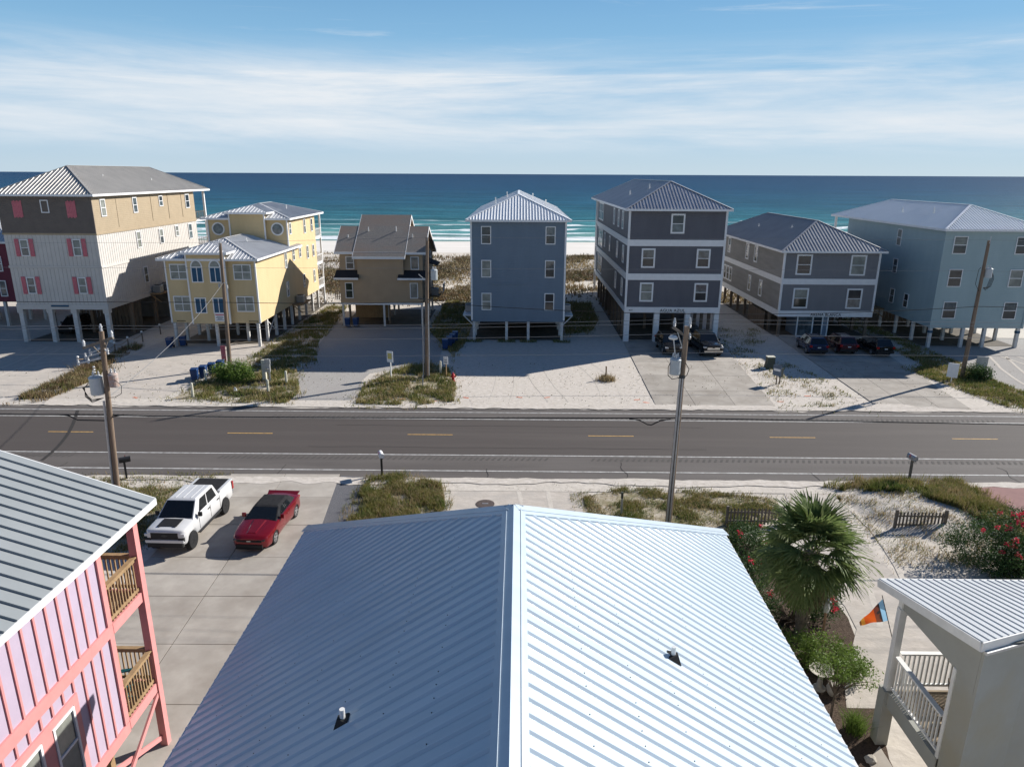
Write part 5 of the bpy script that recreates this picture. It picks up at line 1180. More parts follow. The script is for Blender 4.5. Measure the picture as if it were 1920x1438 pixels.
# near pole at left
PL0, PL1 = Vector((-20.2, 32.5, 0)), Vector((-19.66, 32.6, 9.7))
t = thing('utility_pole', 'leaning wooden utility pole with two transformer cans above the grey seam roof', 'utility pole', PL0, 'utility poles'); shaft(t, PL0, PL1, .15, .11)
MB().bar((-20.65, 32.6, 8.88), (-19.15, 32.6, 9.4), .11, .13).build('crossarm', 'grey_wood', t)
for a, b in (((-20.2, 32.6, 9.0), (-19.8, 32.6, 8.5)), ((-19.4, 32.6, 9.3), (-19.68, 32.6, 8.75))): MB().bar(a, b, .05, .05).build('arm_brace', 'grey_wood', t)
insulator(t, (-20.6, 32.6, 8.95), .32); insulator(t, (-19.2, 32.6, 9.42), .32); insulator(t, PL1, .36)
can(t, (-20.25, 32.5, 6.62), .30, .85); can(t, (-19.42, 32.55, 7.0), .22, .6, 'rust', 2)
for k, (x, z) in enumerate(((-20.95, 8.05), (-20.55, 8.35), (-20.3, 8.55), (-20.45, 8.15), (-19.45, 8.6))):
    MB().lathe([(.03, 0), (.06, .04), (.035, .1), (.06, .16), (.035, .22), (.05, .3)], (x, 32.5, z), 8).build('fuse_cutout', 'porcelain', t); MB().bar((x, 32.5, z + .1), (-19.75, 32.6, z + .35), .04, .05).build('cutout_arm', 'porcelain', t)
for k in range(4): MB().lathe([(.03, 0), (.07, .03), (.03, .08)], (-20.25, 32.5, 7.55 + k * .13), 8).build('insulator', 'porcelain', t)
for k in range(4): loop_cable(t, [(-20.5, 32.4, 7.3 - k * .1), (-20.75 - .04 * k, 32.35, 7.0), (-20.8 + .05 * k, 32.35, 6.55), (-20.5, 32.35, 6.25 + .05 * k), (-19.98, 32.45, 6.45)], .014)
loop_cable(t, [(-19.3, 32.4, 7.4), (-19.0, 32.4, 7.1), (-19.05, 32.4, 6.7), (-19.4, 32.4, 6.5), (-19.85, 32.5, 6.45)], .014)
MB().cyl((-20.30, 32.35, 0), (-19.98, 32.42, 6.3), .055, .055, 8).build('conduit', 'galv', t)
# far poles
def far_pole(label, b, e, xf=None):
    t = thing('utility_pole', label, 'utility pole', b, 'utility poles'); shaft(t, b, e, .19, .12); e = Vector(e)
    MB().bar(e + Vector((0, -.1, -.25)), e + Vector((.06, -.1, .35)), .05, .05).build('top_pin', 'porcelain', t); return t
t = far_pole('weathered utility pole in front of the yellow house', (-25.95, 61.5, 0), (-25.62, 61.5, 11.1))
MB().bar((-26.1, 61.4, 7.6), (-25.4, 61.4, 7.75), .06, .06).build('bracket', 'porcelain', t); insulator(t, (-26.05, 61.35, 7.3), .35); insulator(t, (-25.35, 61.35, 7.2), .35)
t = far_pole('utility pole with one transformer in front of the brown stucco house', (-7.9, 58.9, 0), (-7.5, 58.9, 11.9))
can(t, (-7.0, 58.8, 8.45), .28, .8); MB().bar((-8.3, 58.85, 8.9), (-7.6, 58.85, 8.3), .05, .05).build('arm_brace', 'galv', t); MB().bar((-8.4, 58.85, 6.9), (-7.5, 58.85, 6.8), .08, .08).build('bracket', 'black_metal', t)
for dx in (-.28, .2): MB().cyl((-7.85 + dx, 58.7, 0), (-7.75 + dx, 58.72, 6.5), .05, .05, 8).build('conduit', 'galv', t)
t = far_pole('leaning utility pole with a transformer and looped cables before the aqua house', (38.85, 60.15, 0), (38.95, 60.15, 11.8))
can(t, (39.35, 60.05, 8.75), .28, .72)
for k in range(4): loop_cable(t, [(39.6, 60, 9.3), (39.85 - .1 * k, 60, 8.7), (39.7 - .12 * k, 60, 8.0 - .1 * k), (39.1, 60.0, 7.9)], .022)
loop_cable(t, [(38.6, 60, 9.6), (38.45, 60, 9.4), (38.4, 60, 8.2), (38.8, 60.0, 7.6)], .02)
# wires on the near line
YL = 32.6
for z0, z1, zr, r in ((9.92, 10.46, 10.6, .008), (9.78, 10.28, 10.42, .008), (9.27, 9.78, 9.75, .008), (8.55, 8.86, 9.0, .008)):
    lb = {9.92: 'uppermost pale conductor of the near pole line', 9.78: 'second pale conductor from the top on the near pole line', 9.27: 'third pale conductor from the top on the near pole line', 8.55: 'lowest pale conductor of the near pole line'}[z0]
    wire(lb, sag((-50, YL, z0), (-19.7, YL, z0 + .05), .1, 6) + sag((-19.7, YL, z0 + .05), (7.86, YL, z1), .12, 12)[1:] + sag((7.86, YL, z1), (48, YL, zr), .12, 12)[1:], r)
wire('thick black cable bundle strung low along the near pole line', sag((-50, YL, 5.6), (-20.0, YL, 5.55), .05, 6) + sag((-20.0, YL, 5.5), (7.75, YL, 5.62), .06, 14)[1:] + sag((7.75, YL, 5.62), (48, YL, 5.3), .08, 14)[1:], .028, 'cable_black')
for k, (x0, x1) in enumerate(((-22.4, -19.2), (5.4, 7.4))):
    wire(('drooping splice loop of the black cable by the leaning pole', 'drooping splice loop of the black cable left of the transformer pole')[k], [(x0, YL - .05, 5.56), (x0 + .5, YL - .05, 5.5), (x0 + .9, YL - .05, 5.28), (x1 - .9, YL - .05, 5.26), (x1 - .5, YL - .05, 5.48), (x1, YL - .05, 5.56)], .03, 'cable_black', 'cable splice loops')
# far line and crossings
for z0, z1, z2, z3, r, m_, lb in ((11.1, 11.15, 11.9, 11.85, .010, 'wire_light', 'thin top wire of the far pole line'), (9.0, 9.0, 9.4, 9.3, .010, 'wire_light', 'thin second wire of the far pole line'), (6.0, 6.0, 6.6, 6.3, .026, 'cable_black', 'black cable strung between the far poles in front of the houses')):
    sg = .0 if r < .02 else .35
    wire(lb, sag((-75, 62, z0), (-25.75, 61.4, z1), .1, 8) + sag((-25.75, 61.4, z1), (-7.7, 58.8, z2), sg * .3, 8)[1:] + sag((-7.7, 58.8, z2), (38.9, 60.05, z3), sg * 2.4, 20)[1:] + sag((38.9, 60.05, z3), (80, 61, z3), .2, 8)[1:], r, m_)
wire('service wire crossing from the leaning pole to the pole by the yellow house', sag((-19.9, 32.6, 6.4), (-25.7, 61.4, 7.7), .55, 24), .015, 'wire_light')
# ---------------------------------------------------------------- vegetation
def leafmat(name, a, b, sc=30, tr=.35, c3=None): return mat(name, a, b, sc, .6, .25, subsurf=tr, detail=3, c3=c3, s3=.8)
leafmat('grass_green', (0.15, 0.17, 0.035), (0.27, 0.225, 0.085), 3, .3, (0.085, 0.125, 0.03))
leafmat('grass_dry', (0.27, 0.20, 0.10), (0.38, 0.30, 0.17), 7, .3)
leafmat('weed_leaf', (0.085, 0.13, 0.03), (0.18, 0.20, 0.055), 9, .3)
leafmat('sea_oat', (0.175, 0.115, 0.065), (0.26, 0.18, 0.10), .8, .25, (0.12, 0.12, 0.05))
leafmat('dune_scrub', (0.105, 0.085, 0.05), (0.175, 0.13, 0.08), 2, .2, (0.09, 0.105, 0.04))
leafmat('oleander_leaf', (0.030, 0.065, 0.020), (0.065, 0.115, 0.032), 14, .3)
leafmat('bright_leaf', (0.085, 0.15, 0.025), (0.17, 0.24, 0.05), 12, .35)
leafmat('palm_leaf', (0.105, 0.16, 0.048), (0.21, 0.255, 0.095), 5, .3)
leafmat('palm_dry', (0.24, 0.20, 0.12), (0.15, 0.14, 0.06), 5, .3)
leafmat('flower_red', (0.62, 0.02, 0.06), (0.75, 0.07, 0.12), 12, .25)
mat('bark', (0.17, 0.13, 0.10), (0.10, 0.08, 0.06), 8, .9, .1, bump=.6, bscale=15)
mat('palm_trunk', (0.30, 0.255, 0.21), (0.19, 0.16, 0.13), 6, .9, .1, bump=.6, bscale=18)

def in_poly(poly, n, clump=0.0, cs=.5, seed=0.0):
    P = np.array(poly); lo, hi = P.min(0), P.max(0); out = np.zeros((0, 2))
    while len(out) < n:
        q = rng.uniform(lo, hi, (n * 2, 2)); ins = np.zeros(len(q), bool); j = len(P) - 1
        for i in range(len(P)):
            c = ((P[i, 1] > q[:, 1]) != (P[j, 1] > q[:, 1])) & (q[:, 0] < (P[j, 0] - P[i, 0]) * (q[:, 1] - P[i, 1]) / (P[j, 1] - P[i, 1] + 1e-12) + P[i, 0]); ins ^= c; j = i
        q = q[ins]
        if clump:
            v = np.array([mnoise.noise(Vector((x * cs, y * cs, seed))) + .4 * mnoise.noise(Vector((x * cs * 3.7, y * cs * 3.7, seed + 9))) for x, y in q]); q = q[v + rng.uniform(-.25, .25, len(q)) > clump]
        if len(q) == 0: break
        out = np.vstack([out, q])
    return out[:n]
def blades(pts, zs, h0, h1, w, lean=.5):
    n = len(pts); hh = rng.uniform(h0, h1, n); a = rng.uniform(0, 2 * np.pi, n); b = rng.uniform(0, 2 * np.pi, n); ln = rng.uniform(.1, lean, n) * hh
    base = np.column_stack([pts, zs]); e = np.column_stack([np.cos(a), np.sin(a), np.zeros(n)]) * (w / 2); d = np.column_stack([np.cos(b), np.sin(b), np.zeros(n)])
    mid = base + d * (ln * .35)[:, None] + np.column_stack([np.zeros((n, 2)), hh * .6]); tip = base + d * ln[:, None] + np.column_stack([np.zeros((n, 2)), hh])
    v = np.stack([base - e, base + e, mid + e * .7, mid - e * .7, tip], 1).reshape(-1, 3); k = (np.arange(n) * 5)[:, None]
    f = np.concatenate([k + np.array([[0, 1, 2]]), k + np.array([[0, 2, 3]]), k + np.array([[3, 2, 4]])], 1).ravel(); return v, f
def leaves(c, s0, s1, asp=.45, up=.3):
    n = len(c); s = rng.uniform(s0, s1, n)[:, None]; d = rng.normal(size=(n, 3)); d[:, 2] = d[:, 2] * .7 + up; d /= np.linalg.norm(d, axis=1)[:, None]
    r = rng.normal(size=(n, 3)); e = np.cross(d, r); e /= np.linalg.norm(e, axis=1)[:, None]
    v = np.stack([c, c + d * s * .5 + e * s * asp * .5, c + d * s, c + d * s * .5 - e * s * asp * .5], 1).reshape(-1, 3); k = (np.arange(n) * 4)[:, None]
    f = np.concatenate([k + np.array([[0, 1, 2]]), k + np.array([[0, 2, 3]])], 1).ravel(); return v, f
def patch(name, label, poly, n, h=(.1, .35), w=.03, mats=('grass_green', 'grass_dry', 'weed_leaf'), mix_=(.5, .25, .25), clump=.03, cs=.75, zf=None, lean=.7, soil=True, seed=0.0, leaf=(.06, .14)):
    """weeds and grass nobody could count: one object of kind stuff with blades, dry blades and low leaves"""
    V, F, MI = [], [], []; off = 0
    for mi, (m_, fr) in enumerate(zip(mats, mix_)):
        k = int(n * fr)
        if k < 5: continue
        cen_ = np.mean(np.array(poly), 0); big = [tuple(cen_ + (np.array(q_) - cen_) * 1.16) for q_ in poly]
        p = np.vstack([in_poly(poly, int(k * .86), clump, cs, seed + mi * .35), in_poly(big, int(k * .14), clump + .12, cs, seed + 2 + mi)])
        z = np.array([zf(x, y) for x, y in p]) if zf else np.zeros(len(p)) + .01
        if m_ in ('weed_leaf', 'dune_scrub', 'bright_leaf'):
            c = np.column_stack([p, z + np.abs(rng.normal(0, h[1] * .3, len(p)))]); v, f = leaves(c, *leaf)
        else: v, f = blades(p, z, h[0], h[1], w, lean)
        V.append(v); F.append(f + off); off += len(v); MI += [mi] * (len(f) // 3)
    o = npmesh(name, np.vstack(V), np.concatenate(F), 3, list(mats)); o.data.polygons.foreach_set('material_index', np.array(MI, dtype=np.int32)); o.data.update()
    tag(o, label, None, None, 'stuff')
    if soil: sheet('soil_patch', blob(poly, 5, .22, int(seed) + 40), .019 + .0004 * (int(seed) % 7), 'weed_soil')
    return o
patch('grass_patch', 'weedy island of grass before the yellow house', [(-26.8, 52.6), (-22, 51.2), (-17.6, 51.3), (-17.6, 54.5), (-19.6, 60.5), (-23, 62.5), (-26.2, 60)], 15000, (.1, .4), .05, seed=1)
patch('grass_patch', 'grassy island around the pole before the brown house', [(-12.4, 51.3), (-8, 50.9), (-4.9, 52.2), (-5.2, 57), (-6.4, 62), (-8.4, 63.5), (-11, 61.6), (-12.8, 56)], 15000, (.1, .38), .05, seed=2)
patch('grass_patch', 'dry weeds edging the lot of the pink shuttered house', [(-38.6, 51.6), (-36.4, 52.4), (-35.8, 58), (-37.3, 61.5), (-37.8, 69), (-39.3, 69), (-39, 60)], 9000, (.15, .55), .05, ('sea_oat', 'grass_dry', 'grass_green'), (.45, .35, .2), .1, seed=3, soil=False)
patch('grass_patch', 'weeds between the yellow and the brown house', [(-25.4, 64), (-21, 61.5), (-18.8, 64), (-20.8, 72), (-21.2, 80), (-22.5, 92), (-25, 92), (-25.4, 74)], 16000, (.12, .45), .055, seed=4, clump=.1, soil=False)
patch('grass_patch', 'dark grass between the brown and the slate blue house', [(-10, 78), (-6.2, 66), (-5.4, 73), (-5.4, 96), (-10, 97)], 12000, (.12, .4), .055, seed=5)
patch('grass_patch', 'green grass wedge by the leaning pole before the aqua house', [(35.3, 62.5), (37.4, 51.5), (40.2, 51.3), (41.4, 55), (40.4, 63.5), (38, 64)], 13000, (.1, .35), .05, ('grass_green', 'bright_leaf', 'grass_dry'), (.6, .25, .15), -.12, seed=6)
patch('grass_patch', 'sparse weeds on the rutted sand between the two drives', [(19.8, 51.5), (26.8, 51.2), (26.2, 62), (23.5, 69), (27.6, 76), (27, 80), (21.5, 80), (20.6, 62)], 3800, (.08, .25), .05, clump=.18, cs=.5, seed=7, soil=False)
patch('grass_patch', 'dark weeds beside the drive of the grey house', [(37.6, 63), (41.5, 64), (41.5, 86), (38.6, 86)], 9000, (.1, .35), .05, clump=.08, seed=8, soil=False)
patch('grass_patch', 'grass verge behind the white pickup', [(-25.5, 37.4), (-17.1, 37.6), (-17.2, 33.5), (-17.8, 29.5), (-21.5, 27.5), (-25, 31)], 26000, (.06, .22), .03, seed=9, clump=-.02, leaf=(.04, .09))
patch('grass_patch', 'thick weedy clump beside the gravel strip', [(-8.5, 37.5), (-6.5, 38.0), (-4.3, 36.8), (-3.8, 34.6), (-4.1, 31.5), (-8.4, 31.2), (-8.8, 33.8)], 30000, (.1, .42), .028, seed=10, clump=.04, leaf=(.04, .10))
patch('grass_patch', 'grass around the transformer pole beyond the white roof', [(3.6, 35.4), (6, 36.7), (10, 36.4), (14, 35.4), (13.8, 33.6), (10.6, 31.0), (5, 29.5), (3.8, 31)], 30000, (.06, .22), .028, seed=11, clump=.04, leaf=(.04, .09))
def mound_z(x, y):
    d = ((x - 21.8) / 4.0) ** 2 + ((y - 34.2) / 3.6) ** 2; return .02 + .5 * max(0, 1 - d) ** 1.0
grid_sheet('sand_mound', 17.6, 26.0, 30.4, 38.0, 36, 32, lambda x, y: mound_z(x, y) - .012, 'sand')
patch('grass_patch', 'dune grass ring on the mound around the grey mailbox', [(17.9, 36.6), (19.6, 37.9), (25.4, 37.7), (26.0, 35), (25.5, 31), (24, 30.2), (22.8, 33.5), (20.6, 35.6)], 30000, (.12, .5), .028, seed=12, clump=.08, zf=mound_z, soil=False, leaf=(.04, .10))
patch('grass_patch', 'sparse dry weeds on the sandy slope by the picket fence', [(17.4, 36), (21, 35.5), (24, 33), (23, 28.5), (17.2, 28.5)], 7000, (.05, .2), .025, ('grass_dry', 'grass_green', 'weed_leaf'), (.55, .2, .25), .02, .8, mound_z, soil=False, seed=13, leaf=(.03, .08))
patch('grass_patch', 'weeds along the white roof edge by the gravel', [(-8.2, 28), (-6.8, 28), (-6.5, 12), (-7.6, 12)], 3500, (.05, .2), .02, clump=.05, seed=14, soil=False, leaf=(.03, .08))
def dune_in(x0, x1): return [(x0, 97), (x1, 97), (x1, 150), (x0, 150)]
for k, (x0, x1, lb) in enumerate(((-150, -60, 'left'), (-60, -22, 'behind the yellow house'), (-22, 2.0, 'behind the brown house'), (6.5, 30, 'behind the charcoal house'), (30, 75, 'behind the grey and aqua houses'), (75, 150, 'far right'))):
    patch('dune_vegetation', 'brown dune grass and scrub covering the dunes ' + lb, dune_in(x0, x1), 20000 if k in (0, 5) else 26000, (.2, .65), .15, ('sea_oat', 'dune_scrub', 'grass_dry'), (.45, .4, .15), .10, .085, dune_z, .8, False, 20 + k, leaf=(.2, .5))
patch('grass_patch', 'dark grass in the shade right of the slate blue house', [(5.2, 76), (8.2, 78), (9.6, 84), (9.8, 96), (5.4, 97)], 9000, (.1, .4), .06, clump=0.0, seed=15, soil=False)
patch('ground_litter', 'dry leaf litter and specks scattered over the sandy lots', [(-40, 51), (40, 51), (40, 64), (-40, 64)], 2600, (.03, .1), .05, ('dune_scrub', 'grass_dry', 'weed_leaf'), (.5, .3, .2), .05, .35, None, .9, False, 51, leaf=(.06, .16))
patch('ground_litter', 'dry leaf litter scattered over the near verge', [(-8, 37.6), (18, 37.6), (18, 30), (3.5, 30), (3.5, 36), (-4, 36.5)], 1600, (.03, .08), .03, ('dune_scrub', 'grass_dry', 'weed_leaf'), (.5, .3, .2), .05, .5, None, .9, False, 52, leaf=(.03, .08))
mb_pts = [(x, y) for x in (-4.65, -1.24, 1.04, 4.55) for y in (73.0,)]
for i, (x, y) in enumerate(mb_pts):
    patch('grass_patch', 'dark tuft at the foot of a slate blue house post', [(x - .9, y - .7), (x + .9, y - .7), (x + .9, y + .4), (x - .9, y + .4)], 500, (.08, .25), .04, ('weed_leaf', 'grass_green', 'grass_dry'), (.6, .3, .1), -.9, seed=30 + i, soil=False)

def shrub(name, label, cat, lumps, n, leaf, m_, stems=6, flowers=0, base=None, group=None, asp=.4, twig='bark', fork=None):
    """leafy bush: leaves gathered in many small clusters through the volume of overlapping lumps, on real stems"""
    bx0, by0 = base or (lumps[0][0], lumps[0][1]); t = thing(name, label, cat, (bx0, by0, 0), group); cl = []
    per = max(6, n // 28)
    tot = sum(l[3] * l[4] for l in lumps)
    st = MB(); cen = []
    for lx, ly, lz, rx, rz in lumps:
        k = int(n * rx * rz / tot / 26)
        for _ in range(k):
            d = rng.normal(size=3); d /= np.linalg.norm(d); rr = rng.uniform(.45, 1.0) ** .6 * rng.uniform(.86, 1.12)
            c = np.array([lx, ly, lz]) + d * np.array([rx, rx, rz]) * rr
            if c[2] < .05: c[2] = rng.uniform(.05, .3)
            cen.append(c)
    cen = np.array(cen); pts = np.repeat(cen, 26, axis=0) + rng.normal(0, leaf * 1.15, (len(cen) * 26, 3)); pts[:, 2] = np.maximum(pts[:, 2], .03)
    v, f = leaves(pts, leaf * .7, leaf * 1.4, asp); npmesh('foliage', v, f, 3, m_, t)
    for c in cen[:: max(1, len(cen) // (stems * 8))]:
        b = Vector((bx0 + rng.uniform(-.15, .15), by0 + rng.uniform(-.15, .15), 0)) if not fork else Vector(fork); c = Vector(c); mid = b.lerp(c, .5) + Vector((0, 0, .15 * (c - b).length)); st.cyl(b, mid, .022, .014, 5, False); st.cyl(mid, c, .014, .006, 5, False)
    if fork: st.cyl((bx0, by0, -.05), fork, .05, .035, 7)
    st.build('stems', twig, t)
    if flowers:
        sel = cen[rng.choice(len(cen), min(len(cen), flowers * 5), replace=False)]; top = np.array([l[2] for l in lumps]).mean(); sel = sel[np.argsort(-(sel[:, 2] - .35 * sel[:, 1] + rng.normal(0, .35, len(sel))))][:flowers]
        for c in sel:
            c = c + np.array([0, -.06, .1]); v, f = leaves(np.repeat(c[None], 22, 0) + rng.normal(0, .06, (22, 3)), .06, .12, .8); npmesh('blossom', v, f, 3, 'flower_red', t)
    return t
shrub('oleander_bush', 'large oleander bush with red blossoms above the small white roof', 'bush', [(20.9, 28.6, 1.1, 1.7, 1.2), (22.6, 28.9, 1.2, 1.8, 1.3), (24.3, 28.2, 1.1, 1.7, 1.2), (21.8, 27.3, .8, 1.4, .9), (23.4, 27.0, .9, 1.5, 1.0)], 26000, .13, 'oleander_leaf', 8, 46, (22.4, 28.2), asp=.28)
shrub('oleander_bush', 'oleander with a few red blossoms left of the palm', 'bush', [(10.4, 28.4, .9, 1.0, .9), (9.9, 26.6, .8, .9, .8), (10.6, 29.6, .8, .8, .8)], 9000, .12, 'oleander_leaf', 5, 6, (10.2, 27.8), asp=.28)
shrub('oleander_bush', 'dark oleander behind the palm trunk', 'bush', [(11.9, 24.6, .9, .9, .9), (9.4, 24.4, .7, .9, .7), (9.0, 22.8, .5, .7, .5)], 8000, .12, 'oleander_leaf', 5, 4, (10.9, 24.5), asp=.28)
shrub('leafy_shrub', 'bright green shrub below the palm beside the birdbath', 'bush', [(10.0, 22.0, .5, .85, .55), (11.0, 21.7, .55, .9, .6), (11.7, 21.2, .5, .6, .55)], 8000, .09, 'bright_leaf', 5, 0, (10.7, 21.7))
shrub('small_tree', 'small open branched tree beside the birdbath', 'tree', [(10.3, 19.3, 1.8, .55, .4), (10.9, 19.8, 1.55, .5, .4), (11.2, 19.2, 1.5, .45, .35), (10.1, 19.9, 1.5, .4, .35)], 2600, .08, 'bright_leaf', 2, 0, (10.2, 19.1), fork=(10.3, 19.25, .85))
shrub('leafy_shrub', 'yellow green bush in the weedy island by the blue bins', 'bush', [(-24.0, 57.6, .8, 1.3, .9), (-23.2, 57.0, .7, 1.0, .8), (-25.0, 57.8, .6, .9, .7)], 6000, .17, 'bright_leaf', 5, 0, (-24, 57.5))
shrub('leafy_shrub', 'green bush at the foot of the leaning pole by the aqua house', 'bush', [(39.4, 59.5, .6, .8, .7), (40.2, 59.3, .5, .7, .6)], 3500, .15, 'oleander_leaf', 4, 0, (39.7, 59.4))
for i, (x, y, lb) in enumerate(((10.75, 18.6, 'fountain grass tuft beside the porch pier'), (9.2, 20.2, 'small fountain grass tuft at the white roof edge'))):
    t = thing('ornamental_grass', lb, 'plant', (x, y, 0)); p = rng.normal(0, .12 if i == 0 else .08, (420, 2)) + np.array([x, y]); v, f = blades(p, np.zeros(420), .4, .85 if i == 0 else .5, .018, 1.0); npmesh('foliage', v, f, 3, 'bright_leaf' if i == 0 else 'grass_green', t)
for i, (x, y, lb) in enumerate(((7.6, 58.5, 'dry tuft around the low marker post on the sand'), (-37.6, 60.5, 'tall dry tuft at the edge of the paved lot'))):
    t = thing('grass_tuft', lb, 'plant', (x, y, 0)); p = rng.normal(0, .35 + .5 * i, (500, 2)) + np.array([x, y]); v, f = blades(p, np.zeros(500), .2, .6 + .3 * i, .04, .9); npmesh('foliage', v, f, 3, 'grass_dry' if i == 0 else 'sea_oat', t)

# cabbage palm
PX, PY = 10.85, 23.4
t = thing('palm_tree', 'cabbage palm with fan fronds and cross hatched trunk', 'palm tree', (PX, PY, 0))
tr = MB(); prof = [(.24, -.1), (.22, .3), (.20, 1.2), (.21, 2.4), (.25, 3.2), (.16, 3.7)]; tr.lathe(prof, (PX, PY, 0), 14); tk = tr.build('trunk', 'palm_trunk', t, smooth=True)
bt = MB()
for k in range(20):
    z = .55 + k * .155; r = .20 + .02 * (z > 2)
    for j in range(6):
        a = 2 * math.pi * (j + .5 * (k % 2)) / 6; dv = Vector((math.cos(a), math.sin(a), 0)); sv = Vector((-math.sin(a), math.cos(a), 0)); b = Vector((PX, PY, z)) + dv * (r - .01)
        for s in (-1, 1): bt.bar(b + sv * s * .11, b + dv * .07 + sv * s * .02 + Vector((0, 0, .26)), .045, .03, up=dv)
tag(bt.build('leaf_boots', 'palm_trunk', tk), kind='stuff')
def frond(seed, dry=False, L=1.0):
    rr = random.Random(seed); mb = MB(); n = 30; pl = .74 * L
    mb.bar((0, 0, 0), (pl, 0, .0), .028, .018)
    for i in range(n):
        a = R(-105 + 210 * i / (n - 1)); ln = L * (1.05 - .3 * abs(a) / R(105)) * rr.uniform(.9, 1.08); dr = rr.uniform(.25, .5) + (.35 if dry else 0); w = .036
        pts = []
        for s in (0, .35, .7, 1.0):
            q = ln * s; pts.append(Vector((pl + math.cos(a) * q * (1 - .12 * s), math.sin(a) * q * (.92 - .1 * s), .10 * math.cos(a * .5) * s - dr * s * s * ln + .06 * abs(math.sin(a)) * s)))
        sd = Vector((-math.sin(a), math.cos(a), 0)); k = len(mb.v)
        for p, ww in zip(pts, (w * .5, w, w * .7, .003)): mb.v += [tuple(p - sd * ww + Vector((0, 0, .012))), tuple(p + sd * ww + Vector((0, 0, -.012)))]
        for s in range(3): mb.f.append((k + 2 * s, k + 2 * s + 1, k + 2 * s + 3, k + 2 * s + 2))
    me = bpy.data.meshes.new('frond'); me.from_pydata(mb.v, [], mb.f); me.materials.append(M['palm_dry' if dry else 'palm_leaf']); return me
fm = [frond(i) for i in range(4)]; fd = [frond(10 + i, True, .9) for i in range(2)]
NF = 64
for k in range(NF):
    u = k / NF; elev = R(84 - 158 * u ** .9 + random.uniform(-10, 10)); azi = k * 2.39996 + random.uniform(-.2, .2)
    dry = elev < R(-30) and random.random() < .7
    o = bpy.data.objects.new('frond', random.choice(fd if dry else fm)); COL.objects.link(o); o.parent = t
    zc = 3.25 + .6 * (1 - u); o.location = Vector((0, 0, zc)) + Vector((math.cos(azi), math.sin(azi), 0)) * .12
    m4 = Matrix.Rotation(azi, 4, 'Z') @ Matrix.Rotation(-elev, 4, 'Y') @ Matrix.Rotation(random.uniform(-.35, .35), 4, 'X'); o.rotation_euler = m4.to_euler(); s = random.uniform(1.08, 1.36); o.scale = (s, s, s)
# ---------------------------------------------------------------- street furniture and small things
mat('bin_blue', (0.012, 0.045, 0.145), (0.010, 0.038, 0.12), 3, .45, .4); mat('bollard', (0.62, 0.60, 0.50), (0.52, 0.50, 0.40), 6, .6, .3)
mat('hydrant_red', (0.45, 0.02, 0.025), None, 3, .45, .4); mat('iron', (0.10, 0.075, 0.065), (0.07, 0.055, 0.05), 9, .7, .3); mat('sign_yellow', (0.60, 0.50, 0.15), None, 3, .5, .3)
mat('box_green', (0.07, 0.08, 0.065), None, 3, .6, .3); mat('marking_orange', (0.72, 0.20, 0.10), (0.62, 0.33, 0.24), 5, .9, .1); mat('stone', (0.42, 0.39, 0.34), (0.33, 0.30, 0.26), 5, .9, .15, bump=.4, bscale=20)
mat('panel_blue', (0.10, 0.14, 0.20), None, 3, .5, .4); mat('terracotta', (0.36, 0.22, 0.15), None, 4, .8, .2)
def bin_proto():
    t = thing('trash_bin', 'x', 'trash bin', (0, 0, 0))
    MB().taper(0, 0, .12, .98, .23, .26, .29, .34).build('body', 'bin_blue', t, world=False, bevel=.03)
    MB().add([(-.31, -.37, .98), (.31, -.37, .98), (.31, .36, .98), (-.31, .36, .98), (-.27, -.33, 1.07), (.27, -.33, 1.07), (.29, .34, 1.09), (-.29, .34, 1.09)], [(0, 1, 5, 4), (1, 2, 6, 5), (2, 3, 7, 6), (3, 0, 4, 7), (4, 5, 6, 7), (3, 2, 1, 0)]).build('lid', 'bin_blue', t, world=False, bevel=.02)
    MB().cyl((-.24, .42, .98), (.24, .42, .98), .02, .02, 8).build('handle', 'bin_blue', t, world=False)
    for s in (-1, 1): MB().lathe([(.06, -.03), (.13, -.03), (.13, .03), (.06, .03)], (s * .25, .27, .13), 14, 'x').build('wheel', 'tyre', t, world=False)
    return t
b0 = bin_proto(); first = True
for (x, y, a, lb) in ((-27.3, 57.4, 12, 'front blue bin of the row beside the yellow green bush'), (-26.95, 58.3, 8, 'second blue bin of the row beside the yellow green bush'), (-26.6, 59.2, 14, 'third blue bin of the row beside the yellow green bush'), (-26.2, 60.1, 5, 'rearmost blue bin of the row beside the yellow green bush'),
                      (-34.9, 69.0, 0, 'left blue bin under the yellow house'), (-33.9, 69.7, 8, 'right blue bin under the yellow house'), (-19.5, 79.5, 4, 'left blue bin under the brown house'), (-18.6, 79.7, -6, 'right blue bin under the brown house'),
                      (-7.3, 69.0, 5, 'front blue bin between the brown and the slate blue house'), (-7.0, 70.3, 3, 'second blue bin between the brown and slate blue house'), (-6.8, 71.5, 0, 'third blue bin between the brown and slate blue house'), (-6.6, 72.7, 6, 'rear blue bin between the brown and slate blue house')):
    o = b0 if first else copy_tree(b0); first = False; place(o, (x, y, .012), R(a), lb); o['group'] = 'blue wheeled bins'
# bollards on the weedy island
first = True
for x, y, h_, lb in ((-25.5, 52.9, 1.15, 'front left pale bollard of the weedy island'), (-26.2, 57.0, 1.1, 'rear left pale bollard by the blue bins'), (-19.9, 53.9, 1.2, 'front right pale bollard by the concrete pad'), (-19.3, 56.6, 1.15, 'rear right pale bollard of the weedy island'), (-6.8, 60.0, 1.2, 'pale post beside the small white sign')):
    o = MB().lathe([(.10, -.1), (.10, h_ - .1), (.09, h_ - .03), (.05, h_), (.01, h_ + .01)], (0, 0, 0), 12).build('bollard', 'bollard'); o.location = (x, y, 0); tag(o, lb, 'bollard', 'pale bollards')
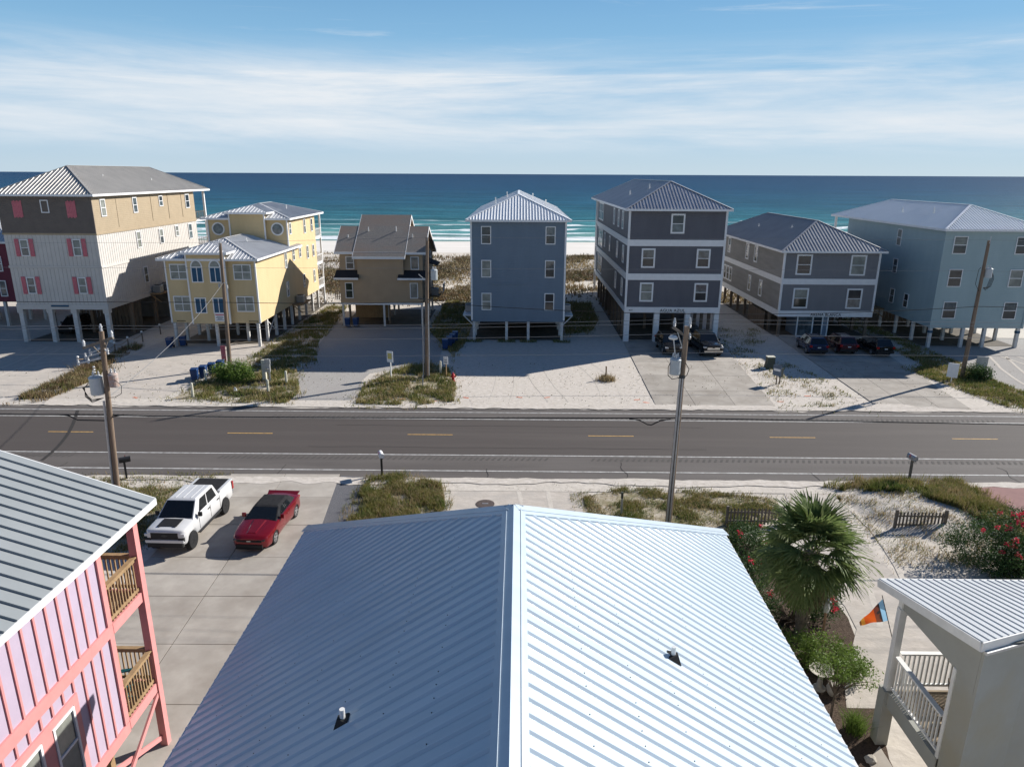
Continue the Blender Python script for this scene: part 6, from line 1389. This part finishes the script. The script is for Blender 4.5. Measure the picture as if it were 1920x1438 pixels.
# utility cabinets, pad and pipe on the island
t = thing('meter_pedestal', 'grey meter boxes on posts in the weedy island', 'utility box', (-21.2, 57.3, 0))
bx(-21.5, -21.2, 57.2, 57.5, 0, 1.9).build('post', 'bollard', t); bx(-21.0, -20.9, 57.25, 57.35, 0, 2.0).build('post', 'galv', t); bx(-21.35, -20.75, 57.05, 57.25, .9, 1.6).build('meter_box', 'galv', t); bx(-21.15, -20.7, 57.02, 57.2, 1.62, 2.0).build('meter_box', 'galv', t); MB().lathe([(.12, 0), (.12, .06), (.03, .08)], (-20.95, 56.98, 1.2), 12).build('meter', 'chrome', t); MB().cyl((-20.8, 57.1, 0), (-20.8, 57.1, 1.0), .04, .04, 8).build('conduit', 'galv', t)
sheet('concrete_pad', [(-24.6, 53.4), (-21.4, 53.4), (-20.6, 56.0), (-23.0, 56.2)], .03, 'concrete_dark'); sheet('concrete_pad', [(-20.6, 53.2), (-19.6, 53.0), (-19.0, 54.6), (-20.0, 54.6)], .035, 'concrete')
tag(MB().lathe([(.85, 0), (.85, .06), (.8, .08)], (-22.0, 56.9, .03), 24).build('access_cover', 'iron'), 'round dark access cover in the weedy island', 'cover')
tag(MB().tube([(-22.6, 53.9, 0), (-22.6, 53.9, .35), (-22.5, 53.8, .5), (-22.38, 53.7, .48), (-22.34, 53.65, .3)], .06, 8).build('vent_gooseneck', 'pvc'), 'white gooseneck pipe on the concrete pad', 'pipe')
# manhole, hydrant
t = thing('manhole', 'dark oval looking manhole cover in the sandy drive', 'manhole cover', (-1.7, 34.5, 0)); MB().lathe([(.42, 0), (.42, .03), (.36, .035)], (-1.7, 34.5, .01), 24).build('cover', 'iron', t)
MB().lathe([(.43, 0), (.50, 0), (.50, .028), (.43, .03)], (-1.7, 34.5, .01), 24).build('rim', 'iron', t); bx(-1.86, -1.54, 34.46, 34.54, .04, .052).build('lettering_plate', 'galv', t)
t = thing('fire_hydrant', 'red fire hydrant at the edge of the grassy island', 'fire hydrant', (-5.5, 57.8, 0)); MB().lathe([(.17, 0), (.17, .06), (.12, .08), (.12, .5), (.16, .52), (.16, .56), (.13, .6), (.09, .7), (.03, .74), (.03, .8)], (-5.5, 57.8, 0), 14).build('barrel', 'hydrant_red', t)
for s in (-1, 1): MB().lathe([(.06, 0), (.06, .1), (.075, .1), (.075, .14)], (-5.5 + (.1 if s > 0 else -.24), 57.8, .42), 10, 'x').build('nozzle_cap', 'hydrant_red', t)
MB().cyl((-5.5, 57.68, .42), (-5.5, 57.56, .42), .08, .08, 10).build('pumper_cap', 'hydrant_red', t)
# signs and mailboxes
def sign(name, label, cat, x, y, h_, w, hh, m_='white_trim', pm='galv', rz=0, extra=None, th=.04):
    t = thing(name, label, cat, (0, 0, 0)); MB().box(-.04, .04, .0, .08, 0, h_).build('post', pm, t, world=False); MB().box(-w / 2, w / 2, -th, 0, h_ - hh, h_ + .02).build('panel', m_, t, world=False, bevel=.01)
    if extra:
        for nm, mm, b in extra: MB().box(*b).build(nm, mm, t, world=False)
    return place(t, (x, y, 0), rz)
sign('marker_sign', 'white sign with a yellow emblem on a post at the grassy island', 'sign', -10.95, 58.7, 2.35, .62, .95, 'white_trim', 'pvc', R(-25), [('emblem', 'sign_yellow', (-.2, .2, -.055, -.04, 1.7, 2.2))])
sign('yard_sign', 'small white sign on a thin stake near the hydrant', 'sign', -6.25, 59.3, 1.75, .42, .65, 'white_trim', 'lumber', R(-15), [('print', 'blue_shutter', (-.15, .15, -.05, -.04, 1.25, 1.32)), ('print', 'blue_shutter', (-.12, .12, -.05, -.04, 1.45, 1.5))])
sign('marker_post', 'thin dark stake standing in the grassy island', 'post', -7.8, 55.7, 1.1, .1, .3, 'galv', 'galv')
sign('marker_post', 'low marker post rising from the dry tuft on the sand', 'post', 7.55, 58.75, 1.15, .12, .8, 'lumber', 'wood_piling')
sign('marker_post', 'green topped white marker post in the grass beyond the roof', 'post', 5.4, 33.4, 1.25, .1, 1.2, 'galv', 'galv', 0, [('cap', 'box_green', (-.055, .055, -.05, .085, .95, 1.28))])
sign('house_sign', 'leaning sign board with print near the two drives', 'sign', 21.7, 57.5, 1.7, .75, .9, 'panel_blue', 'wood_piling', R(-50), [('print', 'white_trim', (-.3, .3, -.05, -.041, 1.2, 1.4))])
sign('house_sign', 'second dark sign board beside the sandy patch', 'sign', 22.1, 57.7, 1.35, .6, .75, 'box_green', 'wood_piling', R(35))
sign('house_sign', 'rounded white and blue sign left of the leaning pole', 'sign', 36.8, 58.3, 1.75, .8, 1.2, 'white_trim', 'white_trim', R(-35), [('print', 'panel_blue', (-.28, .28, -.055, -.041, .9, 1.6))], .08)
sign('house_sign', 'grey sign board right of the leaning pole', 'sign', 40.7, 60.7, 1.75, .9, 1.1, 'galv', 'white_trim', R(-15), None, .08)
sign('notice_board', 'tall narrow red and white board beside the far pole', 'sign', -26.5, 61.7, 2.0, .4, 1.5, 'pink_shutter', 'white_trim', R(30))
t = thing('utility_box', 'dark green utility pedestal with pale lid on the sand', 'utility box', (23, 62.9, 0)); MB().taper(23, 62.9, 0, .55, .42, .36, .36, .3).build('base', 'box_green', t); MB().taper(23, 62.9, .55, 1.05, .34, .28, .34, .28).build('cabinet', 'box_green', t); bx(22.64, 23.36, 62.6, 63.2, 1.05, 1.11).build('lid', 'bollard', t)
bx(22.1, 22.5, 62.55, 62.75, .0, .12).build('splice_cap', 'white_trim', t)
def mailbox(label, x, y, rz, bm='white_trim', pm='wood_piling', h_=1.05):
    t = thing('mailbox', label, 'mailbox', (0, 0, 0)); MB().box(-.055, .055, -.055, .055, 0, h_).build('post', pm, t, world=False); MB().box(-.04, .04, -.3, .25, h_ - .05, h_).build('arm', pm, t, world=False)
    n = 8; pr = [(.13, h_), (.13, h_ + .16)] + [(.13 * math.cos(math.pi * i / n), h_ + .16 + .12 * math.sin(math.pi * i / n)) for i in range(1, n)] + [(-.13, h_ + .16), (-.13, h_)]
    MB().prism([(a, -.32, b) for a, b in pr], (0, .58, 0)).build('box', bm, t, world=False); MB().prism([(a * 1.04, -.335, h_ + (b - h_) * 1.02) for a, b in pr], (0, .02, 0)).build('door', bm, t, world=False); MB().box(.135, .15, -.1, -.06, h_ + .1, h_ + .32).build('flag', 'hydrant_red', t, world=False)
    return place(t, (x, y, 0), rz)
mailbox('white mailbox on a dark post at the weedy clump', -7.9, 38.2, R(200), 'white_trim', 'black_metal', 1.15); mailbox('grey mailbox on the grassy mound', 22.4, 37.6, R(190), 'galv', 'grey_wood', 1.5); mailbox('black mailbox beside the leaning pole', -22.4, 37.3, R(120), 'black_metal', 'black_metal', 1.1)
ORD = ['first', 'second', 'third', 'fourth', 'fifth', 'sixth', 'seventh', 'eighth', 'ninth', 'tenth', 'eleventh', 'twelfth', 'thirteenth', 'fourteenth', 'fifteenth', 'sixteenth']
# survey paint marks
for i, (x, y) in enumerate(((-38.9, 52.8), (-29.9, 52.6), (-24.8, 51.9), (-21.9, 51.6), (-19.0, 51.9), (-11.3, 52.6), (-9.0, 52.7), (-6.5, 52.2), (-4.1, 53.2), (.1, 53.4), (2.3, 53.4), (9.3, 53.0), (9.9, 52.3), (20.4, 52.8), (23.1, 54.3), (27.9, 54.0))):
    a = random.uniform(-.5, .5); q = [(x + math.cos(a) * u - math.sin(a) * v, y + math.sin(a) * u + math.cos(a) * v, .026) for u, v in ((-.25, -.06), (.25, -.09), (.28, .08), (-.2, .1))]
    tag(MB().poly(q).build('paint_mark', 'marking_orange'), 'faded orange survey paint mark on the far verge, ' + ORD[i] + ' from the left', 'paint mark', 'orange survey marks along the far verge')
# lit rope-and-globe posts along the left lot
for i, (x, y) in enumerate(((-39.3, 61.0), (-39.2, 64.2), (-39.1, 66.6), (-39.1, 69.0), (-39.0, 71.6), (-38.9, 75.2))):
    t = thing('rope_post', ['nearest', 'second', 'third', 'fourth', 'fifth', 'farthest'][i] + ' rope post with pale globe along the tall house lot', 'post', (x, y, 0), 'rope posts along the lot'); MB().cyl((x, y, 0), (x, y, .95), .07, .06, 8).build('post', 'wood_piling', t); MB().lathe([(.02, 0), (.10, .05), (.12, .12), (.08, .2), (.01, .23)], (x, y, .95), 10).build('globe', 'pvc', t)
for (x0, y0), (x1, y1), lb in (((-39.3, 61), (-39.2, 64.2), 'first'), ((-39.2, 64.2), (-39.1, 66.6), 'second'), ((-39.1, 66.6), (-39.1, 69), 'third'), ((-39.1, 69), (-39, 71.6), 'fourth')):
    tag(MB().tube(sag((x0, y0, .85), (x1, y1, .85), .22, 8), .025, 6).build('rope', 'lumber'), lb + ' rope span from the road between the globe posts', 'rope', 'ropes between posts')
# picket fences
def fence(label, x0, x1, y, h_=.95):
    t = thing('picket_fence', label, 'fence', (x0, y, 0), 'short picket fences'); n = int((x1 - x0) / .165)
    for x in (x0, x1): bx(x - .06, x + .06, y - .06, y + .06, 0, h_ + .1).build('post', 'grey_wood', t)
    for z in (.25, .72): bx(x0 + .06, x1 - .06, y - .02, y + .02, z - .04, z + .04).build('rail', 'grey_wood', t)
    for i in range(1, n):
        x = x0 + (x1 - x0) * i / n; zz = h_ + random.uniform(-.04, .03); MB().prism([(x - .042, y - .045, .06), (x + .042, y - .045, .06), (x + .042, y - .045, zz - .05), (x, y - .045, zz), (x - .042, y - .045, zz - .05)], (0, .022, 0)).build('picket', 'grey_wood', t)
fence('short weathered picket fence left of the palm', 10.55, 13.3, 32.4); fence('short weathered picket fence right of the sandy path', 18.85, 21.3, 32.15)
# birdbath, lantern post, edging stones, urn
t = thing('birdbath', 'stone birdbath with shallow bowl beside the white roof', 'birdbath', (10.42, 20.55, 0)); MB().lathe([(.22, 0), (.22, .06), (.12, .1), (.08, .35), (.10, .62), (.14, .66)], (10.42, 20.55, 0), 14).build('pedestal', 'stone', t); MB().lathe([(.10, 0), (.28, .04), (.38, .12), (.40, .13), (.36, .12), (.2, .06), (.02, .05)], (10.42, 20.55, .64), 20).build('bowl', 'stone', t)
t = thing('lamp_post', 'rusty garden post with glass hurricane lamp beside the palm', 'lamp post', (11.5, 23.0, 0)); MB().cyl((11.5, 23.0, 0), (11.5, 23.0, 1.35), .05, .05, 8).build('post', 'terracotta', t); MB().lathe([(.09, 0), (.10, .05), (.12, .2), (.08, .35), (.05, .42)], (11.5, 23, 1.38), 12).build('lamp_glass', 'lamp_clear', t); MB().lathe([(.05, 0), (.13, .02), (.02, .14)], (11.5, 23, 1.80), 12).build('cap', 'galv', t)
st_poly = [(10.7, 17.4), (10.55, 16.6), (10.45, 15.8), (10.4, 15.0), (10.35, 14.2), (10.3, 13.4)]
for i, (x, y) in enumerate(st_poly):
    mb = MB().lathe([(.10, 0), (.17, .05), (.16, .12), (.08, .18)], (x, y, 0), 7); mb.v = [(a + random.uniform(-.03, .03), b + random.uniform(-.04, .04), c) for a, b, c in mb.v]
    tag(mb.build('edging_stone', 'stone'), ORD[i] + ' rough edging stone of the mulch bed, counted from the porch pier', 'stone', 'stones edging the mulch bed')
MB_ = MB().lathe([(.12, 0), (.2, .15), (.22, .3), (.17, .42), (.19, .46)], (10.75, 20.25, 0), 12).build('stone_urn', 'stone'); tag(MB_, 'round stone pot on the ground behind the birdbath', 'pot')
# weathered dune fence and walkway behind the yellow house
t = thing('dune_fence', 'pale slatted fence and stair rails behind the yellow house', 'fence', (-22.5, 96, 0))
for k in range(22): bx(-25 + k * .24, -24.86 + k * .24, 96, 96.04, .3, 1.7).build('slat', 'grey_wood', t)
for z in (.7, 1.4): bx(-25, -19.8, 96.04, 96.08, z, z + .08).build('rail', 'grey_wood', t)
